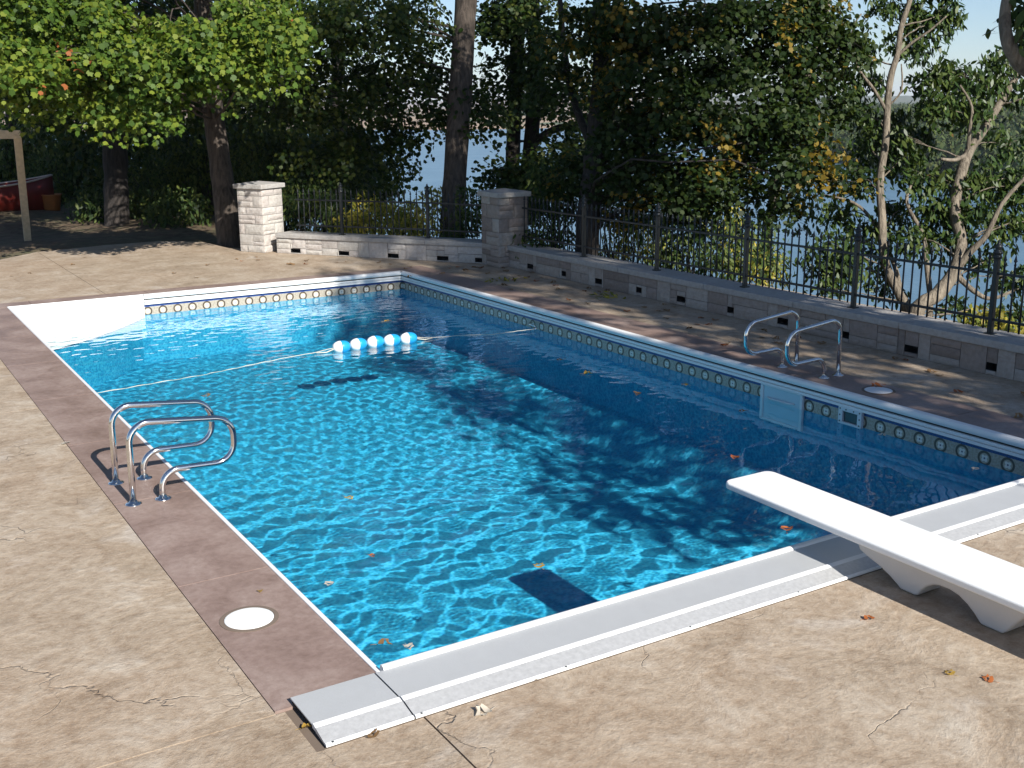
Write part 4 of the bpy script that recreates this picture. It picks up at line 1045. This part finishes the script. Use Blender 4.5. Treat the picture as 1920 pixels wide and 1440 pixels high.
SB = [
    ('yellow green bush behind the short wall just left of the tall leaning trunk', ((780, 410, 19.6, 44, 30, .5, 22), (735, 415, 19.5, 40, 28, .5, 16), (800, 370, 20, 26, 24, .4, 6)), 'yellow'),
    ('yellow green bush behind the iron panel between the two short wall posts', ((690, 405, 19.6, 40, 36, .5, 20), (660, 425, 19.3, 26, 18, .3, 7)), 'yellow'),
    ('dark bush behind the fence right beside the sunlit pillar', ((590, 390, 20.5, 60, 44, .6, 26), (640, 360, 21, 50, 34, .6, 18), (560, 350, 21, 40, 40, .6, 14)), 'shrub'),
    ('green bush between the tall leaning trunk and the shaded pillar', ((885, 395, 18.8, 26, 44, .4, 18), (870, 430, 18.6, 20, 16, .3, 6)), 'shrub'),
    ('dark leafy bush behind the fence right of the shaded pillar', ((1035, 420, 17.4, 50, 50, .5, 26), (1060, 340, 18, 50, 44, .6, 22), (1010, 460, 17, 26, 20, .3, 8)), 'shrub'),
    ('dark green bush behind the fence between the first and second right wall posts', ((1170, 380, 17.4, 60, 50, .6, 28), (1150, 330, 18, 50, 40, .6, 18)), 'shrub'),
    ('yellow bush behind the fence beside the second right wall post', ((1195, 450, 20, 50, 44, .5, 24), (1150, 480, 20, 30, 24, .4, 10)), 'yellow'),
    ('dark bush hanging with shade leaves over the second right wall fence panel', ((1290, 350, 16.4, 70, 44, .5, 26), (1270, 420, 16.4, 44, 40, .5, 14), (1360, 360, 16.6, 40, 30, .5, 10), (1330, 450, 16, 34, 30, .4, 7)), 'shrub'),
    ('bright yellow bush behind the fence beside the third right wall post', ((1425, 500, 18.8, 46, 30, .4, 22), (1390, 470, 19, 26, 30, .4, 10)), 'yellow'),
    ('yellow leafed sapling top seen against the lake above the third right wall post', ((1360, 400, 20, 34, 34, .4, 10), (1350, 340, 20, 18, 24, .3, 5)), 'yellow'),
    ('dark bush behind the fence panel left of the third right wall post', ((1400, 430, 15.6, 30, 30, .3, 9), (1430, 470, 15.4, 22, 26, .3, 7), (1350, 490, 15.4, 44, 24, .3, 10), (1250, 490, 16.4, 40, 24, .3, 9)), 'shrub'),
    ('low light green plant behind the wall beside the fifth right wall post', ((1880, 612, 11.4, 36, 14, .2, 9), (1830, 606, 11.6, 20, 8, .15, 4)), 'yellow'),
]
for i, (lab, bls, lf) in enumerate(SB): shrub(lab, [vb(*a[:6], int(a[6] * 1.7)) for a in bls], lf, 200 + i)
UB = [(30, 290, 30, 60, 60, 'dark shrub at the far left picture edge behind the timber post'), (125, 310, 29, 50, 60, 'dark shrub left of the straight bluish trunk'), (170, 380, 24.6, 26, 40, 'low lit shrub touching the left side of the straight bluish trunk'),
      (270, 350, 25, 40, 60, 'dark shrub right of the straight bluish trunk'), (330, 400, 23.5, 50, 36, 'low dark shrub between the two left maple trunks'), (350, 310, 26, 50, 60, 'tall dark shrub between the two left maple trunks'),
      (480, 290, 24, 50, 60, 'dark shrub above the sunlit pillar'), (540, 280, 24.5, 60, 60, 'tall dark shrub behind the iron panel by the sunlit pillar'), (640, 300, 24, 60, 50, 'tall shrub behind the first short wall post'), (700, 330, 23, 46, 34, 'leafy shrub left of the open lake view'), (90, 372, 30.5, 60, 24, 'low dark ground shrub growing behind the red boat'), (390, 270, 25.5, 50, 70, 'dark shrub partly hidden by the mottled maple trunk')]
for i, (px, py, d, rx, ry, lab) in enumerate(UB):
    shrub(lab, [vb(px, py, d, rx, ry, .9, int(rx * ry / 36)), vb(px + (-1) ** i * 14, py + ry * .5, d + .3, rx * .8, ry * .6, .8, int(rx * ry / 60))], 'shrub', 240 + i, .11, R0=.34)

# --- far wood on the low opposite shore
g = np.random.default_rng(77); N = 5200
a = R(1) * g.uniform(38, 62, N); f = g.power(.45, N) * 5.5 + .004
sr = np.interp(a, az, shore); q = sr * (1 + f)
keep = g.uniform(0, 1, N) < np.where(np.degrees(a) < 45, .35, 1.0)
a, q, f = a[keep], q[keep], f[keep]
cx, cy = q * np.sin(a) - 1.83, q * np.cos(a) - 4.08
cz = -15.6 + 2.2 * smooth01(0, .05, f) + 6.5 * smooth01(.05, .9, f)
hh = g.uniform(3.5, 9, len(a)); rad = hh * g.uniform(.4, .62, len(a)); per = 60
dirs = g.normal(0, 1, (len(a), per, 3)); dirs /= np.linalg.norm(dirs, axis=2, keepdims=True); dirs[..., 2] = np.abs(dirs[..., 2]) * 1.0 - .12
lump = 1 + .28 * np.sin(dirs[..., 0] * 5 + g.uniform(0, 6, (len(a), 1))) * np.sin(dirs[..., 1] * 6)
P = np.stack([cx, cy, cz + hh * .35], -1)[:, None] + dirs * np.stack([rad, rad, hh * .65], -1)[:, None] * lump[..., None] * g.uniform(.75, 1, (len(a), per, 1))
fw = leaf_mesh('far_wood', P.reshape(-1, 3), (dirs + g.normal(0, .35, dirs.shape)).reshape(-1, 3), 1.5, 'small', M['far'], None, g)
fw['kind'] = 'stuff'

# ------------------------------------------------------------------ timber frame and boat at the far left
t = thing('timber_frame', 'leaning timber post with a cross beam at the far left under the maple', 'play frame', gz(52, 449), 0)
pb, ptop = gz(52, 449), at(32, 250, 19.6)
def beam(p, q, w, h, name, par):
    p, q = Vector(p), Vector(q); d = (q - p).normalized(); s = d.cross(Vector((0, 0, 1))) if abs(d.z) < .9 else d.cross(Vector((0, 1, 0))); s.normalize(); u = s.cross(d)
    vs = [pp + s * (i * w / 2) + u * (j * h / 2) for pp in (p, q) for i, j in ((-1, -1), (1, -1), (1, 1), (-1, 1))]
    b = MB(); b.add(vs, [(0, 3, 2, 1), (4, 5, 6, 7), (0, 1, 5, 4), (1, 2, 6, 5), (2, 3, 7, 6), (3, 0, 4, 7)]); b.build(name, M['wood'], par, world=True, bevel=.008)
pb.z = -.05
beam(pb, ptop, .13, .13, 'post', t)
e = Vector((-4.2, 1.3, .05)); e2 = ptop + Vector((.06, -.02, -.02))
beam(e2, e2 + e, .09, .15, 'cross_beam', t)
p2 = ptop + e * .93 + Vector((0, 0, -.08)); beam(Vector((p2.x - .15, p2.y + .1, -.1)), p2, .13, .13, 'post', t)
t = thing('small_boat', 'dull red small boat with pale gunwale lying in the shade beyond the timber post', 'boat', gz(22, 402), R(8))
b = MB(); n, m = 15, 9; vs = []
for i in range(n):
    f = i / (n - 1); w = .44 * (1 - abs(2 * f - 1) ** 2.6) + .03; zt = .52 + .16 * (2 * f - 1) ** 2
    for j in range(m):
        an = math.pi * j / (m - 1); vs.append(((f - .72) * 3.6, -w * math.cos(an), 1.25 * zt * (1 - math.sin(an) ** .7) + .02))
b.add(vs, [(i * m + j, i * m + j + 1, (i + 1) * m + j + 1, (i + 1) * m + j) for i in range(n - 1) for j in range(m - 1)])
o = b.build('hull', M['red'], t, smooth=True); s = o.modifiers.new('shell', 'SOLIDIFY'); s.thickness = .02
b = MB()
for j in (0, m - 1): b.tube([vs[i * m + j] for i in range(n)], .022, 8)
b.build('gunwale', M['rim'], t, smooth=True)
b = MB(); b.box(-.9, -.7, -.36, .36, .50, .53); b.build('seat', M['rim'], t)
b = MB(); b.box(-.1, .1, -.36, .36, .50, .53); b.build('seat', M['rim'], t)
t = thing('bucket', 'faded orange tapered bucket on the dark ground beside the red boat', 'bucket', gz(99, 398), 0)
b = MB(); b.lathe([(.17, 0), (.23, .40), (.25, .41), (.25, .43), (.22, .43), (.16, .03)], (0, 0, 0), 20); b.build('body', M['orange'], t, smooth=True)

# ------------------------------------------------------------------ fallen leaves
def one_leaf(name, mat, seed, curl=.3):
    g = random.Random(seed); S = SH['maple']; b = MB()
    ctr = [(0, -.5, 0), (0, -.2, .0), (0, .1, .02), (0, .55, .05)]
    ring = [(x, y, curl * (abs(x) ** 1.3) + .12 * curl * math.sin(3 * y + g.uniform(0, 6)) + g.uniform(-.02, .02)) for x, y in S]
    vs = [(x, y, z + .04) for x, y, z in ring] + [(0, -.1, .03), (0, .2, .03)]
    k = len(ring); fs = [(i, (i + 1) % k, k if S[i][1] < .0 and S[(i + 1) % k][1] < .15 else k + 1) for i in range(k)]
    b.add(vs, fs); b.add([(0, k, 0)], [])
    b.v = b.v[:-1]
    b.tube([(0, -.48, .04), (.03, -.75, .06), (.10, -.95, .05)], .014, 5)
    o = b.build(name, mat, None, smooth=True); return o


def put(o, p, rz, s, tilt=(0, 0), label=None, cat='leaf', group=None, first=False):
    c = o if first else o.copy()
    if not first: COL.objects.link(c)
    c.location = p; c.rotation_euler = (tilt[0], tilt[1], rz); c.scale = (s, s, s)
    tag(c, label, cat, group); return c


kinds = {k: [one_leaf('fallen_leaf', M[k], 300 + i * 3 + j, cv) for j, cv in enumerate((.25, .55))] for i, k in enumerate(('dryleaf', 'goldleaf', 'paleleaf', 'redleaf'))}
used = set(); g = random.Random(12)


def drop(kind, p, s, label, group=None, water=False):
    o = kinds[kind][g.randrange(2)]; first = o.name not in used; used.add(o.name)
    put(o, (p.x, p.y, (WZ + .004) if water else .004), g.uniform(0, 6.28), s, (0, 0) if water else (g.uniform(-.25, .25), g.uniform(-.25, .25)), label, 'leaf', group, first)


for (px, py), kind, s, lab in (((906, 1339), 'paleleaf', .075, 'pale curled leaf on the tan deck in front of the long silver lid'), ((699, 1381), 'dryleaf', .06, 'brown leaf on the deck just outside the short silver end lid'), ((1630, 1162), 'redleaf', .055, 'rust coloured leaf on the tan deck left of the diving board stand'),
                               ((1780, 1263), 'goldleaf', .05, 'small golden leaf bit on the near right deck below the diving board'), ((1852, 1275), 'redleaf', .05, 'dark rust leaf bit on the near right deck below the diving board'), ((576, 1366), 'goldleaf', .05, 'golden leaf at the dark open end of the short silver lid'), ((124, 832), 'paleleaf', .07, 'pale leaf on the joint between tan deck and brown border'), ((488, 1110), 'goldleaf', .035, 'tiny golden leaf on the brown border beyond the skimmer lid'), ((1000, 1275), 'paleleaf', .05, 'pale leaf scrap against the long silver lid')):
    drop(kind, gz(px, py), s, lab)
for (px, py), kind, s, lab in (((655, 935), 'goldleaf', .07, 'orange leaf floating on the pool right of the left grab rails'), ((617, 1096), 'paleleaf', .06, 'white petal like leaf floating near the left edge of the pool'), ((722, 1210), 'dryleaf', .08, 'brown leaf floating close to the near left pool corner'), ((766, 1216), 'paleleaf', .06, 'white curled leaf floating close to the near left pool corner'),
                               ((697, 1044), 'redleaf', .05, 'tiny red leaf floating left of the diving board shadow'), ((1010, 1062), 'goldleaf', .075, 'orange leaf floating over the dark diving board shadow'), ((1378, 860), 'redleaf', .08, 'rust leaf floating just beyond the diving board tip'), ((1475, 994), 'redleaf', .09, 'rust leaf floating beside the left edge of the diving board'), ((1103, 702), 'goldleaf', .10, 'golden leaf floating in the shaded middle of the pool'),
                               ((1050, 676), 'dryleaf', .09, 'brown leaf floating between the floats and the right wall'), ((1195, 740), 'dryleaf', .09, 'brown leaf floating in the tree shadow below the right wall'), ((1283, 722), 'goldleaf', .08, 'golden leaf floating left of the skimmer faceplate'), ((385, 745), 'dryleaf', .10, 'brown leaf floating beyond the left grab rails'), ((1392, 772), 'dryleaf', .08, 'brown leaf floating below the skimmer faceplate'), ((1653, 818), 'paleleaf', .07, 'white leaf floating against the right tile band'), ((1830, 880), 'paleleaf', .07, 'white leaf floating near the right picture edge'), ((728, 603), 'goldleaf', .11, 'golden leaf floating near the far right pool corner')):
    drop(kind, gz(px, py, WZ), s, lab, 'leaves floating on the pool', True)
for i in range(62):
    y = g.uniform(.5, 11.0); x = 7.0 - abs(g.gauss(0, .55)) if g.random() < .75 else g.uniform(5.65, 6.9)
    drop(g.choice(['dryleaf', 'dryleaf', 'dryleaf', 'redleaf']), Vector((max(5.62, x), y, 0)), g.uniform(.06, .11), 'small dry brown leaf fallen on the shaded right deck along the stone wall', 'dry leaves on the shaded right deck')
for i in range(18):
    f = g.random(); p = Vector((6.6, 10.9, 0)).lerp(Vector((4.5, 14.0, 0)), f) + Vector((-.83, -.55, 0)) * (abs(g.gauss(0, .55)) + .08)
    drop(g.choice(['dryleaf', 'dryleaf', 'redleaf']), p, g.uniform(.06, .10), 'small dry brown leaf fallen on the far deck by the short stone wall', 'dry leaves on the far deck')
for i in range(10):
    drop('dryleaf', Vector((g.uniform(-.3, 4), g.uniform(12, 16), 0)), g.uniform(.05, .09), 'small dry brown leaf scattered on the sunlit far deck', 'dry leaves on the sunlit far deck')
for k in kinds.values():
    for o in k:
        if o.name not in used: bpy.data.objects.remove(o)
for px, py, lab in ((940, 527, 'small heap of green fallen leaves on the deck below the shaded pillar'), (1137, 557, 'small heap of yellow green fallen leaves in a sunlit patch of the right deck')):
    p = gz(px, py); q = np.random.default_rng(px); C = np.array(p) + q.normal(0, 1, (26, 3)) * (.13, .10, .012) + (0, 0, .028)
    o = leaf_mesh('leaf_heap', C, np.array([0, 0, 1.0]) + q.normal(0, .35, (26, 3)), .075, 'oval', M['yellow'], None, q); tag(o, lab, 'leaves'); o['kind'] = 'stuff'

# ------------------------------------------------------------------ light
SUN = Vector((.02, -.8465, .532)).normalized()
sd = bpy.data.lights.new('sun', 'SUN'); sd.energy = 5.0; sd.angle = R(.53); sd.color = (1.0, .955, .88)
so = bpy.data.objects.new('sun', sd); COL.objects.link(so); so.rotation_euler = SUN.to_track_quat('Z', 'Y').to_euler(); so.location = SUN * 40
w = bpy.data.worlds.new('World'); sc.world = w; w.use_nodes = True; nt = w.node_tree
sky = nt.nodes.new('ShaderNodeTexSky'); sky.sky_type = 'NISHITA'; sky.sun_disc = False; sky.sun_elevation = math.asin(SUN.z); sky.sun_rotation = math.atan2(SUN.x, SUN.y)
sky.air_density = .8; sky.dust_density = .25; sky.ozone_density = 3.0
nt.links.new(sky.outputs[0], nt.nodes['Background'].inputs[0]); nt.nodes['Background'].inputs[1].default_value = .074
vs = sc.view_settings; vs.view_transform = 'Standard'; vs.look = 'None'; vs.exposure = .70; vs.gamma = 1
cy = sc.cycles; cy.use_denoising = True; cy.max_bounces = 8; cy.diffuse_bounces = 3; cy.glossy_bounces = 4; cy.transmission_bounces = 4; cy.transparent_max_bounces = 12
cy.sample_clamp_indirect = 6; cy.caustics_reflective = False; cy.caustics_refractive = False

# ------------------------------------------------------------------ air
hb = MB(); hb.box(-2500, 8800, -2500, 8800, -30, 130)
t = NT('pale_air'); v = t.n('VolumePrincipled', {'Color': (.80, .88, 1.0, 1), 'Density': .00011, 'Anisotropy': 0.0})
t.t.links.new(v.outputs[0], t.out.inputs[1])
hz = hb.build('haze', t.m); hz['kind'] = 'stuff'
